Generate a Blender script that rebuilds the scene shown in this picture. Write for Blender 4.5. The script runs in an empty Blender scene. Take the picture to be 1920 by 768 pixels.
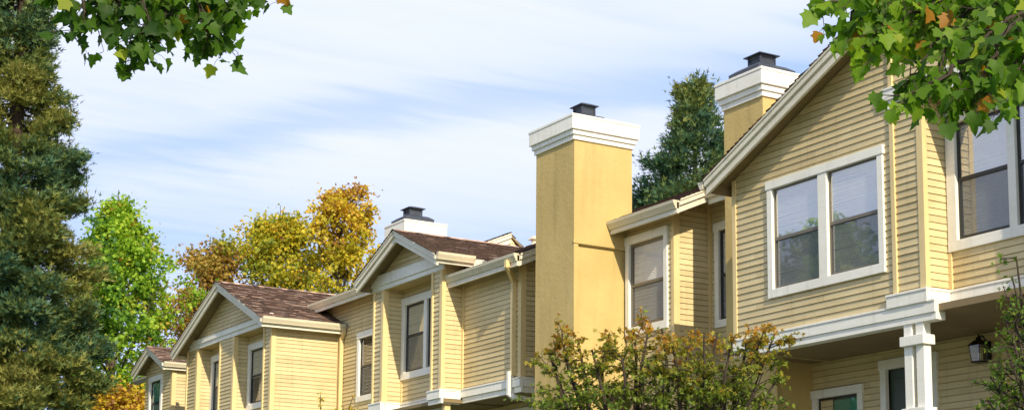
import bpy, bmesh, math, random
import numpy as np
from mathutils import Vector, Matrix, Quaternion

# ------------------------------------------------------------------ camera, sky, sun, exposure
# World axes: +X runs into the houses, +Y runs away along the row, Z up; the camera's eye is the origin.
scene = bpy.context.scene
C = scene.collection
GROUND = -1.6

def cam_axes(yaw, pitch, roll):
    f = Vector((math.sin(yaw) * math.cos(pitch), math.cos(yaw) * math.cos(pitch), math.sin(pitch)))
    r = Vector((math.cos(yaw), -math.sin(yaw), 0)); u = r.cross(f)
    return r * math.cos(roll) + u * math.sin(roll), -r * math.sin(roll) + u * math.cos(roll), f
r_, u_, f_ = cam_axes(math.radians(30.91), math.radians(8.94), math.radians(0.52))
cam = bpy.data.cameras.new('camera'); cam_o = bpy.data.objects.new('camera', cam); C.objects.link(cam_o)
cam_o.matrix_world = Matrix(((r_.x, u_.x, -f_.x, 0), (r_.y, u_.y, -f_.y, 0), (r_.z, u_.z, -f_.z, 0), (0, 0, 0, 1)))
cam.lens = 58.33; cam.sensor_width = 36; cam.shift_y = 0.1344
cam.clip_start = 0.1; cam.clip_end = 3000
scene.camera = cam_o

SUN_TRAVEL = Vector((0.255, 1.0, -0.61)).normalized()
sun = bpy.data.lights.new('sun', 'SUN'); sun.energy = 3.7; sun.angle = math.radians(0.5); sun.color = (1.0, 0.87, 0.63)
sun_o = bpy.data.objects.new('sun', sun); C.objects.link(sun_o)
sun_o.rotation_euler = SUN_TRAVEL.to_track_quat('-Z', 'Y').to_euler(); sun_o.location = (-10, -60, 30)

world = bpy.data.worlds.new('World'); scene.world = world; world.use_nodes = True
nt = world.node_tree; nt.nodes.clear(); N = nt.nodes.new; Lk = nt.links.new
def mth(nt, op, a, b=None, clamp=False):
    n = nt.nodes.new('ShaderNodeMath'); n.operation = op; n.use_clamp = clamp
    for i, v in enumerate((a, b)):
        if v is None: continue
        if isinstance(v, (int, float)): n.inputs[i].default_value = v
        else: nt.links.new(v, n.inputs[i])
    return n.outputs[0]
def ramp(nt, fac, stops):
    n = nt.nodes.new('ShaderNodeValToRGB'); e = n.color_ramp.elements
    while len(e) < len(stops): e.new(0.5)
    for el, (p, c) in zip(e, stops):
        el.position = p; el.color = (*c, 1) if len(c) == 3 else c
    nt.links.new(fac, n.inputs[0]); return n.outputs[0]
out = N('ShaderNodeOutputWorld'); bg = N('ShaderNodeBackground'); bg.inputs[1].default_value = 0.10
sky = N('ShaderNodeTexSky'); sky.sky_type = 'NISHITA'; sky.sun_disc = False
sky.sun_elevation = math.asin(-SUN_TRAVEL.z); sky.sun_rotation = math.atan2(-SUN_TRAVEL.x, -SUN_TRAVEL.y)
sky.air_density = 1.0; sky.dust_density = 0.6; sky.ozone_density = 1.5
tc = N('ShaderNodeTexCoord')
sep = N('ShaderNodeSeparateXYZ'); Lk(tc.outputs['Generated'], sep.inputs[0])
zc = mth(nt, 'MAXIMUM', sep.outputs[2], 0.06)
# project the direction on a high cloud sheet so that the cirrus streaks stretch towards the horizon
cx = mth(nt, 'DIVIDE', sep.outputs[0], zc); cy = mth(nt, 'DIVIDE', sep.outputs[1], zc)
comb = N('ShaderNodeCombineXYZ'); Lk(cx, comb.inputs[0]); Lk(cy, comb.inputs[1])
mp = N('ShaderNodeMapping'); mp.inputs['Rotation'].default_value = (0, 0, math.radians(28)); mp.inputs['Scale'].default_value = (0.28, 0.75, 1); mp.inputs['Location'].default_value = (1.9, 0.9, 0)
Lk(comb.outputs[0], mp.inputs[0])
n1 = N('ShaderNodeTexNoise'); n1.inputs['Scale'].default_value = 1.25; n1.inputs['Detail'].default_value = 6; n1.inputs['Roughness'].default_value = 0.58; n1.inputs['Distortion'].default_value = 0.35; Lk(mp.outputs[0], n1.inputs['Vector'])
mp2 = N('ShaderNodeMapping'); mp2.inputs['Rotation'].default_value = (0, 0, math.radians(40)); mp2.inputs['Scale'].default_value = (0.8, 5.0, 1)
Lk(comb.outputs[0], mp2.inputs[0])
n2 = N('ShaderNodeTexNoise'); n2.inputs['Scale'].default_value = 1.6; n2.inputs['Detail'].default_value = 5; n2.inputs['Distortion'].default_value = 0.6; Lk(mp2.outputs[0], n2.inputs['Vector'])
soft = ramp(nt, mth(nt, 'ADD', mth(nt, 'MULTIPLY', n1.outputs[0], 0.8), mth(nt, 'MULTIPLY', n2.outputs[0], 0.2)), [(0.38, (0.45,) * 3), (0.50, (0.85,) * 3), (0.60, (1, 1, 1))])
# a long thin gap in the cirrus sheet, running away from the camera, with ragged edges
def dot2(a, b): return mth(nt, 'ADD', mth(nt, 'MULTIPLY', cx, a), mth(nt, 'MULTIPLY', cy, b))
v = mth(nt, 'ADD', dot2(0.85, 0.525), mth(nt, 'MULTIPLY', mth(nt, 'SUBTRACT', n1.outputs[0], 0.5), 1.1))
v = mth(nt, 'ADD', v, mth(nt, 'MULTIPLY', mth(nt, 'SUBTRACT', n2.outputs[0], 0.5), 0.35))
g = mth(nt, 'MULTIPLY', mth(nt, 'SUBTRACT', v, 2.86), 1 / 0.15); g = mth(nt, 'POWER', 2.718, mth(nt, 'MULTIPLY', mth(nt, 'MULTIPLY', g, g), -1.0))
gap = mth(nt, 'MULTIPLY', g, ramp(nt, n2.outputs[0], [(0.30, (0.55,) * 3), (0.6, (1, 1, 1))]))
rr = mth(nt, 'SQRT', mth(nt, 'ADD', mth(nt, 'MULTIPLY', cx, cx), mth(nt, 'MULTIPLY', cy, cy)))
rr = mth(nt, 'ADD', rr, mth(nt, 'MULTIPLY', mth(nt, 'SUBTRACT', n1.outputs[0], 0.5), 2.0))
low = ramp(nt, mth(nt, 'MULTIPLY', rr, 0.1), [(0.385, (0, 0, 0)), (0.46, (1, 1, 1))])
fac = mth(nt, 'SUBTRACT', mth(nt, 'SUBTRACT', soft, mth(nt, 'MULTIPLY', gap, 0.62)), mth(nt, 'MULTIPLY', low, 0.40), True)
mixs = N('ShaderNodeMix'); mixs.data_type = 'RGBA'; # cirrus ahead; cover out of view is shaped for fill light, clear behind camera
side = nt.nodes.new('ShaderNodeVectorMath'); side.operation = 'DOT_PRODUCT'; Lk(tc.outputs['Generated'], side.inputs[0]); side.inputs[1].default_value = (-0.10, 0.995, 0.0)
cover = ramp(nt, mth(nt, 'ADD', mth(nt, 'MULTIPLY', side.outputs['Value'], 0.5), 0.5), [(0.38, (0.0,) * 3), (0.68, (1, 1, 1))])
Lk(mth(nt, 'MULTIPLY', fac, cover), mixs.inputs['Factor'])
skyb = N('ShaderNodeMix'); skyb.data_type = 'RGBA'; skyb.inputs['Factor'].default_value = 0.0
Lk(sky.outputs[0], skyb.inputs[6]); Lk(mth(nt, 'MULTIPLY', cover, 0.8), skyb.inputs['Factor']); skyb.inputs[7].default_value = (2.9, 4.15, 7.2, 1)
Lk(skyb.outputs[2], mixs.inputs[6]); mixs.inputs[7].default_value = (5.7, 6.05, 7.2, 1)
Lk(mixs.outputs[2], bg.inputs[0]); Lk(bg.outputs[0], out.inputs[0])

vs = scene.view_settings
vs.view_transform = 'Standard'; vs.look = 'None'; vs.gamma = 1.0; vs.use_curve_mapping = False; vs.exposure = 0.68
scene.cycles.max_bounces = 8; scene.cycles.transparent_max_bounces = 16

# ------------------------------------------------------------------ materials
def new_mat(name):
    m = bpy.data.materials.new(name); m.use_nodes = True
    return m, m.node_tree, m.node_tree.nodes['Principled BSDF']
def noise(nt, scale, detail=4, vec=None, rough=0.55):
    n = nt.nodes.new('ShaderNodeTexNoise'); n.inputs['Scale'].default_value = scale; n.inputs['Detail'].default_value = detail; n.inputs['Roughness'].default_value = rough
    if vec is None:
        t = nt.nodes.new('ShaderNodeTexCoord'); vec = t.outputs['Object']
    nt.links.new(vec, n.inputs['Vector']); return n.outputs[0]
def mixc(nt, fac, a, b, mode='MIX'):
    n = nt.nodes.new('ShaderNodeMix'); n.data_type = 'RGBA'; n.blend_type = mode
    for s, v in ((n.inputs['Factor'], fac), (n.inputs[6], a), (n.inputs[7], b)):
        if isinstance(v, (int, float)): s.default_value = v
        elif isinstance(v, tuple): s.default_value = (*v, 1)
        else: nt.links.new(v, s)
    return n.outputs[2]
def bump(nt, bsdf, h, strength, dist):
    b = nt.nodes.new('ShaderNodeBump'); b.inputs['Strength'].default_value = strength; b.inputs['Distance'].default_value = dist
    nt.links.new(h, b.inputs['Height']); nt.links.new(b.outputs[0], bsdf.inputs['Normal'])
def stretched(nt, scale):
    t = nt.nodes.new('ShaderNodeTexCoord'); m = nt.nodes.new('ShaderNodeMapping'); m.inputs['Scale'].default_value = scale
    nt.links.new(t.outputs['Object'], m.inputs[0]); return m.outputs[0]
def painted(name, col, col2, bumpk=0.15, rough=0.62, streak=(3, 3, 22), stain=None, stain_amt=0.25):
    m, nt, b = new_mat(name)
    g = noise(nt, 1.0, 5, stretched(nt, streak))
    f = ramp(nt, g, [(0.35, (0,) * 3), (0.65, (1,) * 3)])
    c = mixc(nt, f, col, col2)
    big = noise(nt, 0.9, 5)
    c = mixc(nt, mth(nt, 'MULTIPLY', ramp(nt, big, [(0.45, (0,) * 3), (0.7, (1,) * 3)]), stain_amt), c, stain or tuple(v * 0.72 for v in col))
    nt.links.new(c, b.inputs['Base Color']); b.inputs['Roughness'].default_value = rough
    drip = ramp(nt, noise(nt, 1.0, 6, stretched(nt, (9, 9, 0.7)), 0.6), [(0.54, (0,) * 3), (0.74, (1,) * 3)])
    c = mixc(nt, mth(nt, 'MULTIPLY', drip, stain_amt * 0.9), c, tuple(v * 0.62 for v in (stain or col)))
    nt.links.new(c, b.inputs['Base Color'])
    fine = noise(nt, 1.0, 6, stretched(nt, (14, 14, 120)))
    bump(nt, b, fine, bumpk, 0.01)
    return m
M = {}
M['siding'] = painted('tan_painted_siding', (0.71, 0.58, 0.33), (0.76, 0.63, 0.375), 0.35, 0.55, stain=(0.47, 0.34, 0.14), stain_amt=0.35)
_m = M['siding']; _t = _m.node_tree; _b = _t.nodes['Principled BSDF']; _l = _b.inputs['Base Color'].links[0].from_socket
_a = _t.nodes.new('ShaderNodeAttribute'); _a.attribute_name = 'tone'
_t.links.new(mixc(_t, 1.0, _l, ramp(_t, _a.outputs['Fac'], [(0.0, (0.74, 0.73, 0.70)), (1.0, (1.0, 1.0, 1.0))]), 'MULTIPLY'), _b.inputs['Base Color'])
M['corner'] = painted('tan_painted_board', (0.70, 0.54, 0.27), (0.75, 0.58, 0.30), 0.2, 0.55, streak=(12, 12, 2), stain=(0.50, 0.36, 0.14))
M['white'] = painted('white_painted_wood', (0.80, 0.78, 0.72), (0.85, 0.83, 0.78), 0.2, 0.5, stain=(0.60, 0.57, 0.49), stain_amt=0.3)
M['cream'] = painted('cream_painted_metal', (0.62, 0.56, 0.42), (0.68, 0.62, 0.48), 0.08, 0.45, stain=(0.48, 0.43, 0.32), stain_amt=0.35)
M['rakepaint'] = painted('cream_painted_fascia', (0.66, 0.62, 0.52), (0.72, 0.69, 0.60), 0.2, 0.5, stain=(0.50, 0.46, 0.38), stain_amt=0.35)
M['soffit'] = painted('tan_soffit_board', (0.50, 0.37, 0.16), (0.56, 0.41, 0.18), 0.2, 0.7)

def stucco(name, col, col2):
    m, nt, b = new_mat(name)
    f = ramp(nt, noise(nt, 1.3, 7, None, 0.62), [(0.38, (0,) * 3), (0.62, (1,) * 3)])
    c = mixc(nt, f, col, col2)
    sp = ramp(nt, noise(nt, 0.6, 6, stretched(nt, (2.2, 2.2, 0.6))), [(0.52, (0,) * 3), (0.7, (1,) * 3)])
    c = mixc(nt, mth(nt, 'MULTIPLY', sp, 0.30), c, tuple(v * 0.70 for v in col))
    dr = ramp(nt, noise(nt, 1.0, 7, stretched(nt, (5, 5, 0.35)), 0.6), [(0.50, (0,) * 3), (0.70, (1,) * 3)])
    c = mixc(nt, mth(nt, 'MULTIPLY', dr, 0.38), c, tuple(v * 0.62 for v in col))
    nt.links.new(c, b.inputs['Base Color']); b.inputs['Roughness'].default_value = 0.85
    a = noise(nt, 16, 6, None, 0.65); d = noise(nt, 3.5, 3)
    h = mth(nt, 'ADD', mth(nt, 'MULTIPLY', a, 0.6), mth(nt, 'MULTIPLY', d, 0.6)); bump(nt, b, h, 0.45, 0.025)
    return m
M['stucco'] = stucco('tan_stucco', (0.51, 0.375, 0.145), (0.56, 0.42, 0.170))

def shingles():
    m, nt, b = new_mat('brown_asphalt_shingles')
    at = nt.nodes.new('ShaderNodeAttribute'); at.attribute_name = 'tone'
    c = ramp(nt, at.outputs['Fac'], [(0.0, (0.05, 0.032, 0.030)), (0.12, (0.22, 0.135, 0.10)), (0.5, (0.52, 0.33, 0.235)), (0.8, (0.76, 0.53, 0.39)), (1.0, (0.40, 0.31, 0.27))])
    g = noise(nt, 60, 5); c = mixc(nt, mth(nt, 'MULTIPLY', g, 0.22), c, (0.17, 0.10, 0.075))
    nt.links.new(c, b.inputs['Base Color']); b.inputs['Roughness'].default_value = 0.92
    bump(nt, b, g, 0.5, 0.01); return m
M['shingle'] = shingles()
def plain(name, col, rough=0.6, metal=0.0, var=0.12, scale=8, bk=0.1):
    m, nt, b = new_mat(name)
    c = mixc(nt, noise(nt, scale, 5), tuple(v * (1 - var) for v in col), tuple(min(1, v * (1 + var)) for v in col))
    nt.links.new(c, b.inputs['Base Color']); b.inputs['Roughness'].default_value = rough; b.inputs['Metallic'].default_value = metal
    bump(nt, b, noise(nt, scale * 6, 4), bk, 0.005); return m
M['flue'] = plain('dark_grey_flue_metal', (0.055, 0.062, 0.085), 0.5, 0.3, 0.35, 6)
M['bronze'] = plain('dark_bronze_sash', (0.035, 0.032, 0.030), 0.4, 0.4)
M['greysash'] = plain('grey_brown_sash', (0.16, 0.14, 0.11), 0.45, 0.2)
M['blind'] = plain('white_blind', (0.90, 0.90, 0.93), 0.5)
M['cblind'] = plain('cream_blind', (0.82, 0.76, 0.56), 0.6)
M['tealcloth'] = plain('teal_blind_and_reflection', (0.10, 0.42, 0.30), 0.6)
M['drape'] = plain('white_drape', (0.52, 0.50, 0.47), 0.9, 0, 0.2, 3)
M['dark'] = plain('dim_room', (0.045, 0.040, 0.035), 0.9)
M['bark'] = plain('grey_brown_bark', (0.10, 0.075, 0.055), 0.95, 0, 0.4, 5, 0.8)
M['darkbark'] = plain('dark_bark', (0.045, 0.032, 0.025), 0.95, 0, 0.4, 5, 0.6)
M['redbark'] = plain('red_brown_bark', (0.055, 0.035, 0.025), 0.95, 0, 0.4, 4, 0.8)
M['black'] = plain('black_cast_metal', (0.018, 0.018, 0.018), 0.4, 0.6)
M['door'] = plain('dark_green_door', (0.05, 0.07, 0.06), 0.5)
M['concrete'] = plain('concrete_path', (0.28, 0.27, 0.25), 0.9)
M['asphalt'] = plain('asphalt', (0.055, 0.055, 0.055), 0.9)
M['lawn'] = plain('lawn', (0.075, 0.115, 0.03), 0.95, 0, 0.35, 1.5)

def glass(name, refl, k=0.25, tint=(0.9, 0.93, 0.92), rough=0.015):
    m, nt, b = new_mat(name); nt.nodes.remove(b); o = nt.nodes['Material Output']
    t = nt.nodes.new('ShaderNodeBsdfTransparent'); t.inputs[0].default_value = (*tint, 1)
    g = nt.nodes.new('ShaderNodeBsdfGlossy'); g.inputs['Roughness'].default_value = rough
    bp = nt.nodes.new('ShaderNodeBump'); bp.inputs['Strength'].default_value = 0.10; bp.inputs['Distance'].default_value = 0.02
    nt.links.new(noise(nt, 1.6, 2), bp.inputs['Height']); nt.links.new(bp.outputs[0], g.inputs['Normal'])
    lw = nt.nodes.new('ShaderNodeLayerWeight')
    f = mth(nt, 'ADD', mth(nt, 'MULTIPLY', lw.outputs['Facing'], k), refl, True)
    mx = nt.nodes.new('ShaderNodeMixShader'); nt.links.new(f, mx.inputs[0]); nt.links.new(t.outputs[0], mx.inputs[1]); nt.links.new(g.outputs[0], mx.inputs[2]); nt.links.new(mx.outputs[0], o.inputs[0])
    return m
M['glass'] = glass('window_glass', 0.15, tint=(0.97, 0.98, 0.98)); M['glass_coated'] = glass('coated_window_glass', 0.30, 0.4, tint=(0.92, 0.95, 0.96)); M['glass_clear'] = glass('clear_window_glass', 0.03, 0.12, tint=(0.98, 0.98, 0.98))
M['lampglass'] = glass('lantern_glass', 0.05)
def screen():
    m, nt, b = new_mat('insect_screen'); o = nt.nodes['Material Output']
    b.inputs['Base Color'].default_value = (0.10, 0.11, 0.12, 1); b.inputs['Roughness'].default_value = 0.6
    t = nt.nodes.new('ShaderNodeBsdfTransparent'); mx = nt.nodes.new('ShaderNodeMixShader'); mx.inputs[0].default_value = 0.45
    nt.links.new(t.outputs[0], mx.inputs[1]); nt.links.new(b.outputs[0], mx.inputs[2]); nt.links.new(mx.outputs[0], o.inputs[0]); return m
M['screen'] = screen()
def leafmat(name, stops, trans=0.35, rough=0.45, tmul=(1.3, 1.35, 0.6)):
    m, nt, b = new_mat(name); o = nt.nodes['Material Output']
    at = nt.nodes.new('ShaderNodeAttribute'); at.attribute_name = 'tone'
    c = ramp(nt, at.outputs['Fac'], stops)
    nt.links.new(c, b.inputs['Base Color']); b.inputs['Roughness'].default_value = rough; b.inputs['Specular IOR Level'].default_value = 0.3
    tr = nt.nodes.new('ShaderNodeBsdfTranslucent'); nt.links.new(mixc(nt, 1.0, c, tmul, 'MULTIPLY'), tr.inputs[0])
    mx = nt.nodes.new('ShaderNodeMixShader'); mx.inputs[0].default_value = trans
    nt.links.new(b.outputs[0], mx.inputs[1]); nt.links.new(tr.outputs[0], mx.inputs[2]); nt.links.new(mx.outputs[0], o.inputs[0]); return m
M['leaf_near'] = leafmat('broad_green_leaf', [(0, (0.022, 0.065, 0.008)), (0.5, (0.080, 0.17, 0.012)), (0.9, (0.22, 0.34, 0.020)), (0.96, (0.26, 0.30, 0.03)), (1.0, (0.35, 0.16, 0.02))], 0.5, 0.55, (2.2, 2.3, 1.0))
M['leaf_gum'] = leafmat('sweetgum_leaf', [(0, (0.05, 0.15, 0.04)), (0.35, (0.18, 0.34, 0.025)), (0.7, (0.40, 0.56, 0.055)), (0.88, (0.50, 0.44, 0.06)), (1, (0.36, 0.18, 0.04))], 0.4, 0.5, (1.5, 1.5, 0.8))
M['leaf_yellow'] = leafmat('yellow_autumn_leaf', [(0, (0.15, 0.22, 0.03)), (0.3, (0.38, 0.38, 0.03)), (0.6, (0.66, 0.53, 0.04)), (0.85, (0.56, 0.34, 0.04)), (1, (0.30, 0.15, 0.06))], 0.4, 0.55, (1.3, 1.2, 0.8))
M['leaf_rust'] = leafmat('rust_autumn_leaf', [(0, (0.20, 0.18, 0.03)), (0.35, (0.40, 0.29, 0.06)), (0.7, (0.42, 0.25, 0.06)), (1, (0.24, 0.11, 0.05))], 0.35, 0.55, (1.3, 1.2, 0.8))
M['leaf_conifer'] = leafmat('redwood_foliage', [(0, (0.030, 0.085, 0.065)), (0.3, (0.060, 0.135, 0.075)), (0.6, (0.15, 0.20, 0.055)), (0.85, (0.26, 0.26, 0.06)), (1, (0.24, 0.24, 0.07))], 0.25, 0.6, (1.2, 1.2, 0.8))
M['leaf_maple'] = leafmat('small_maple_leaf', [(0, (0.11, 0.19, 0.03)), (0.45, (0.24, 0.30, 0.04)), (0.75, (0.40, 0.29, 0.04)), (0.93, (0.40, 0.16, 0.04)), (1, (0.55, 0.30, 0.03))], 0.4, 0.45, (1.4, 1.3, 0.7))
M['leaf_shrub'] = leafmat('fresh_maple_leaf', [(0, (0.06, 0.13, 0.02)), (0.5, (0.14, 0.24, 0.03)), (0.9, (0.26, 0.30, 0.04)), (1, (0.3, 0.12, 0.03))], 0.4, 0.45, (1.4, 1.4, 0.7))

M['eave'] = plain('shade_darkened_eave_boards', (0.22, 0.16, 0.08), 0.8, 0, 0.3, 3)  # colour darkened to stand in for shade under eaves and porch
# ------------------------------------------------------------------ helpers
def link(name, me, mat, parent=None):
    if mat is not None: me.materials.append(mat)
    o = bpy.data.objects.new(name, me); C.objects.link(o)
    if parent is not None: o.parent = parent; o.matrix_parent_inverse = Matrix.Identity(4)
    return o
def thing(name, label, cat, loc=(0, 0, 0), group=None):
    o = bpy.data.objects.new(name, None); C.objects.link(o); o.location = loc; o.empty_display_size = 0.3
    o['label'] = label; o['category'] = cat
    if group: o['group'] = group
    return o
class MB:
    """collects polygons in world metres; build() makes ONE mesh, expressed relative to its thing's base"""
    def __init__(s): s.v = []; s.f = []; s.t = []
    def quad(s, *p, tone=0.5):
        i = len(s.v); s.v += [tuple(q) for q in p]; s.f.append(tuple(range(i, i + len(p)))); s.t.append(tone)
    def box(s, x0, x1, y0, y1, z0, z1):
        i = len(s.v); s.v += [(x, y, z) for x in (x0, x1) for y in (y0, y1) for z in (z0, z1)]
        for f in ((0, 1, 3, 2), (4, 6, 7, 5), (0, 4, 5, 1), (2, 3, 7, 6), (0, 2, 6, 4), (1, 5, 7, 3)): s.f.append(tuple(i + k for k in f)); s.t.append(0.5)
    def hexa(s, b, t):
        """solid between two quads given corner by corner"""
        i = len(s.v); s.v += [tuple(p) for p in b] + [tuple(p) for p in t]; n = len(b)
        s.f.append(tuple(i + k for k in range(n))[::-1]); s.f.append(tuple(i + n + k for k in range(n))); s.t += [0.5, 0.5]
        for k in range(n): s.f.append((i + k, i + (k + 1) % n, i + n + (k + 1) % n, i + n + k)); s.t.append(0.5)
    def extrude(s, prof, a, b):
        """prism: the 3-D profile points at a shifted to b"""
        d = Vector(b) - Vector(a); s.hexa([Vector(p) for p in prof], [Vector(p) + d for p in prof])
    def tube(s, pts, rad, n=6):
        pts = [Vector(p) for p in pts]; rings = []
        for k, p in enumerate(pts):
            d = (pts[min(k + 1, len(pts) - 1)] - pts[max(k - 1, 0)]).normalized()
            a = d.cross(Vector((0, 0, 1)) if abs(d.z) < 0.9 else Vector((1, 0, 0))).normalized(); c = d.cross(a)
            r = rad[k] if isinstance(rad, (list, tuple)) else rad; i = len(s.v)
            s.v += [tuple(p + (a * math.cos(2 * math.pi * j / n) + c * math.sin(2 * math.pi * j / n)) * r) for j in range(n)]; rings.append(i)
        for i, j in zip(rings, rings[1:]):
            for k in range(n): s.f.append((i + k, i + (k + 1) % n, j + (k + 1) % n, j + k)); s.t.append(0.5)
        s.f.append(tuple(rings[0] + k for k in range(n))[::-1]); s.f.append(tuple(rings[-1] + k for k in range(n))); s.t += [0.5, 0.5]
    def build(s, name, mat, parent=None, base=None, tone=False, bevel=0):
        base = Vector(base if base is not None else (root_loc(parent) if parent is not None else (0, 0, 0)))
        me = bpy.data.meshes.new(name); me.from_pydata([tuple(Vector(v) - base) for v in s.v], [], s.f)
        if tone:
            a = me.attributes.new('tone', 'FLOAT', 'FACE'); a.data.foreach_set('value', s.t)
        bm = bmesh.new(); bm.from_mesh(me); bmesh.ops.recalc_face_normals(bm, faces=bm.faces); bm.to_mesh(me); bm.free()
        me.update(); o = link(name, me, mat, parent)
        if parent is None: o.location = base
        if bevel:
            b = o.modifiers.new('bevel', 'BEVEL'); b.width = bevel; b.segments = 2; b.limit_method = 'ANGLE'
        return o
def root_loc(o):
    while o.parent is not None: o = o.parent
    return o.location.copy()
class Plane:
    """a vertical wall plane: ax 'X' -> plane X=c facing -X, u runs along Y; ax 'Y' -> plane Y=c facing -Y, u runs along X"""
    def __init__(s, ax, c): s.ax = ax; s.c = c
    def p(s, u, z, out=0.0): return (s.c - out, u, z) if s.ax == 'X' else (u, s.c - out, z)
    def box(s, mb, u0, u1, z0, z1, o0, o1):
        if s.ax == 'X': mb.box(s.c - o1, s.c - o0, u0, u1, z0, z1)
        else: mb.box(u0, u1, s.c - o1, s.c - o0, z0, z1)
EXPO = 0.0892; GR = 0.0055
def siding(pl, poly, holes=(), rnd=random.Random(3)):
    """lapped boards over a convex polygon in (u, z), with rectangular openings"""
    mb = MB(); zs = [p[1] for p in poly]; zlo, zhi = min(zs), max(zs)
    k0 = math.floor(zlo / EXPO) - 1; k1 = math.ceil(zhi / EXPO) + 1
    cuts = set([zlo, zhi] + zs)
    for k in range(k0, k1 + 1):
        cuts.add(k * EXPO); cuts.add(k * EXPO + GR)
    for h in holes: cuts.add(h[2]); cuts.add(h[3])
    cuts = sorted(c for c in cuts if zlo - 1e-6 <= c <= zhi + 1e-6)
    def span(z):
        xs = []
        for (a, b) in zip(poly, poly[1:] + poly[:1]):
            if (a[1] - z) * (b[1] - z) <= 0 and abs(a[1] - b[1]) > 1e-9:
                xs.append(a[0] + (b[0] - a[0]) * (z - a[1]) / (b[1] - a[1]))
        return (min(xs), max(xs)) if len(xs) >= 2 else None
    def prof(z, mid):
        k = math.floor(mid / EXPO + 1e-9); t = z - k * EXPO
        return -0.011 if mid - k * EXPO < GR else 0.006 - 0.005 * (t / EXPO)
    wob = {}; jn = {}; u_lo, u_hi = min(p[0] for p in poly), max(p[0] for p in poly)
    for za, zb in zip(cuts, cuts[1:]):
        if zb - za < 1e-4: continue
        mid = (za + zb) / 2; sa = span(za + 1e-5); sb = span(zb - 1e-5)
        if not sa or not sb: continue
        k = math.floor(mid / EXPO + 1e-9); wob.setdefault(k, rnd.uniform(-0.0015, 0.0015)); w = wob[k]
        segs = [(sa[0], sa[1], sb[0], sb[1])]
        for h in holes:
            if h[2] < mid < h[3]:
                ns = []
                for (a0, a1, b0, b1) in segs:
                    if h[0] >= max(a1, b1) or h[1] <= min(a0, b0): ns.append((a0, a1, b0, b1)); continue
                    if h[0] > min(a0, b0): ns.append((a0, h[0], b0, h[0]))
                    if h[1] < max(a1, b1): ns.append((h[1], a1, h[1], b1))
                segs = ns
        groove = mid - k * EXPO < GR
        oa, ob = prof(za, mid) + (0 if groove else w), prof(zb, mid) + (0 if groove else w)
        if k not in jn:      # butt joints of the boards in this course, each length slightly its own shade
            js, u = [], u_lo + rnd.uniform(0.3, 3.6)
            while u < u_hi: js.append(u); u += rnd.uniform(2.4, 3.7)
            jn[k] = (js, [rnd.gauss(0.5, 0.17) for _ in range(len(js) + 1)])
        js, tn = jn[k]
        for (a0, a1, b0, b1) in segs:
            ed = [None] + [j for j in js if max(a0, b0) + 0.05 < j < min(a1, b1) - 0.05] + [None]
            for e0, e1 in zip(ed, ed[1:]):
                q0, r0 = (a0, b0) if e0 is None else (e0 + 0.0015, e0 + 0.0015); q1, r1 = (a1, b1) if e1 is None else (e1 - 0.0015, e1 - 0.0015)
                ti = sum(1 for j in js if j < (q0 + q1) / 2)
                mb.quad(pl.p(q0, za, oa), pl.p(q1, za, oa), pl.p(r1, zb, ob), pl.p(r0, zb, ob), tone=tn[ti])
            if len(ed) > 2 and not groove: mb.quad(pl.p(a0, za, -0.004), pl.p(a1, za, -0.004), pl.p(b1, zb, -0.004), pl.p(b0, zb, -0.004), tone=0.0)
            if groove:
                mb.quad(pl.p(b0, zb, -0.016), pl.p(b1, zb, -0.016), pl.p(b1, zb, 0.014), pl.p(b0, zb, 0.014))
                mb.quad(pl.p(a0, za, -0.016), pl.p(a1, za, -0.016), pl.p(a1, za, 0.003), pl.p(a0, za, 0.003))
    return mb
def wall(parent, pl, poly, holes=()):
    return siding(pl, poly, holes).build('siding_wall', M['siding'], parent, tone=True)
def board(parent, name, pl, u0, u1, z0, z1, o0=-0.01, o1=0.022, mat='corner'):
    mb = MB(); pl.box(mb, u0, u1, z0, z1, o0, o1); return mb.build(name, M[mat], parent, bevel=0.003)
def edge_post(parent, x, y, z0, z1, wx=0.10, wy=0.10, out=0.02):
    """corner board wrapping the near, street-side corner (x, y) of a bay"""
    mb = MB(); mb.hexa([(x - out, y - out, z0), (x + wx, y - out, z0), (x + wx, y + 0.005, z0), (x + 0.005, y + 0.005, z0), (x + 0.005, y + wy, z0), (x - out, y + wy, z0)],
                       [(x - out, y - out, z1), (x + wx, y - out, z1), (x + wx, y + 0.005, z1), (x + 0.005, y + 0.005, z1), (x + 0.005, y + wy, z1), (x - out, y + wy, z1)])
    return mb.build('corner_board', M['corner'], parent)

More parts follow.
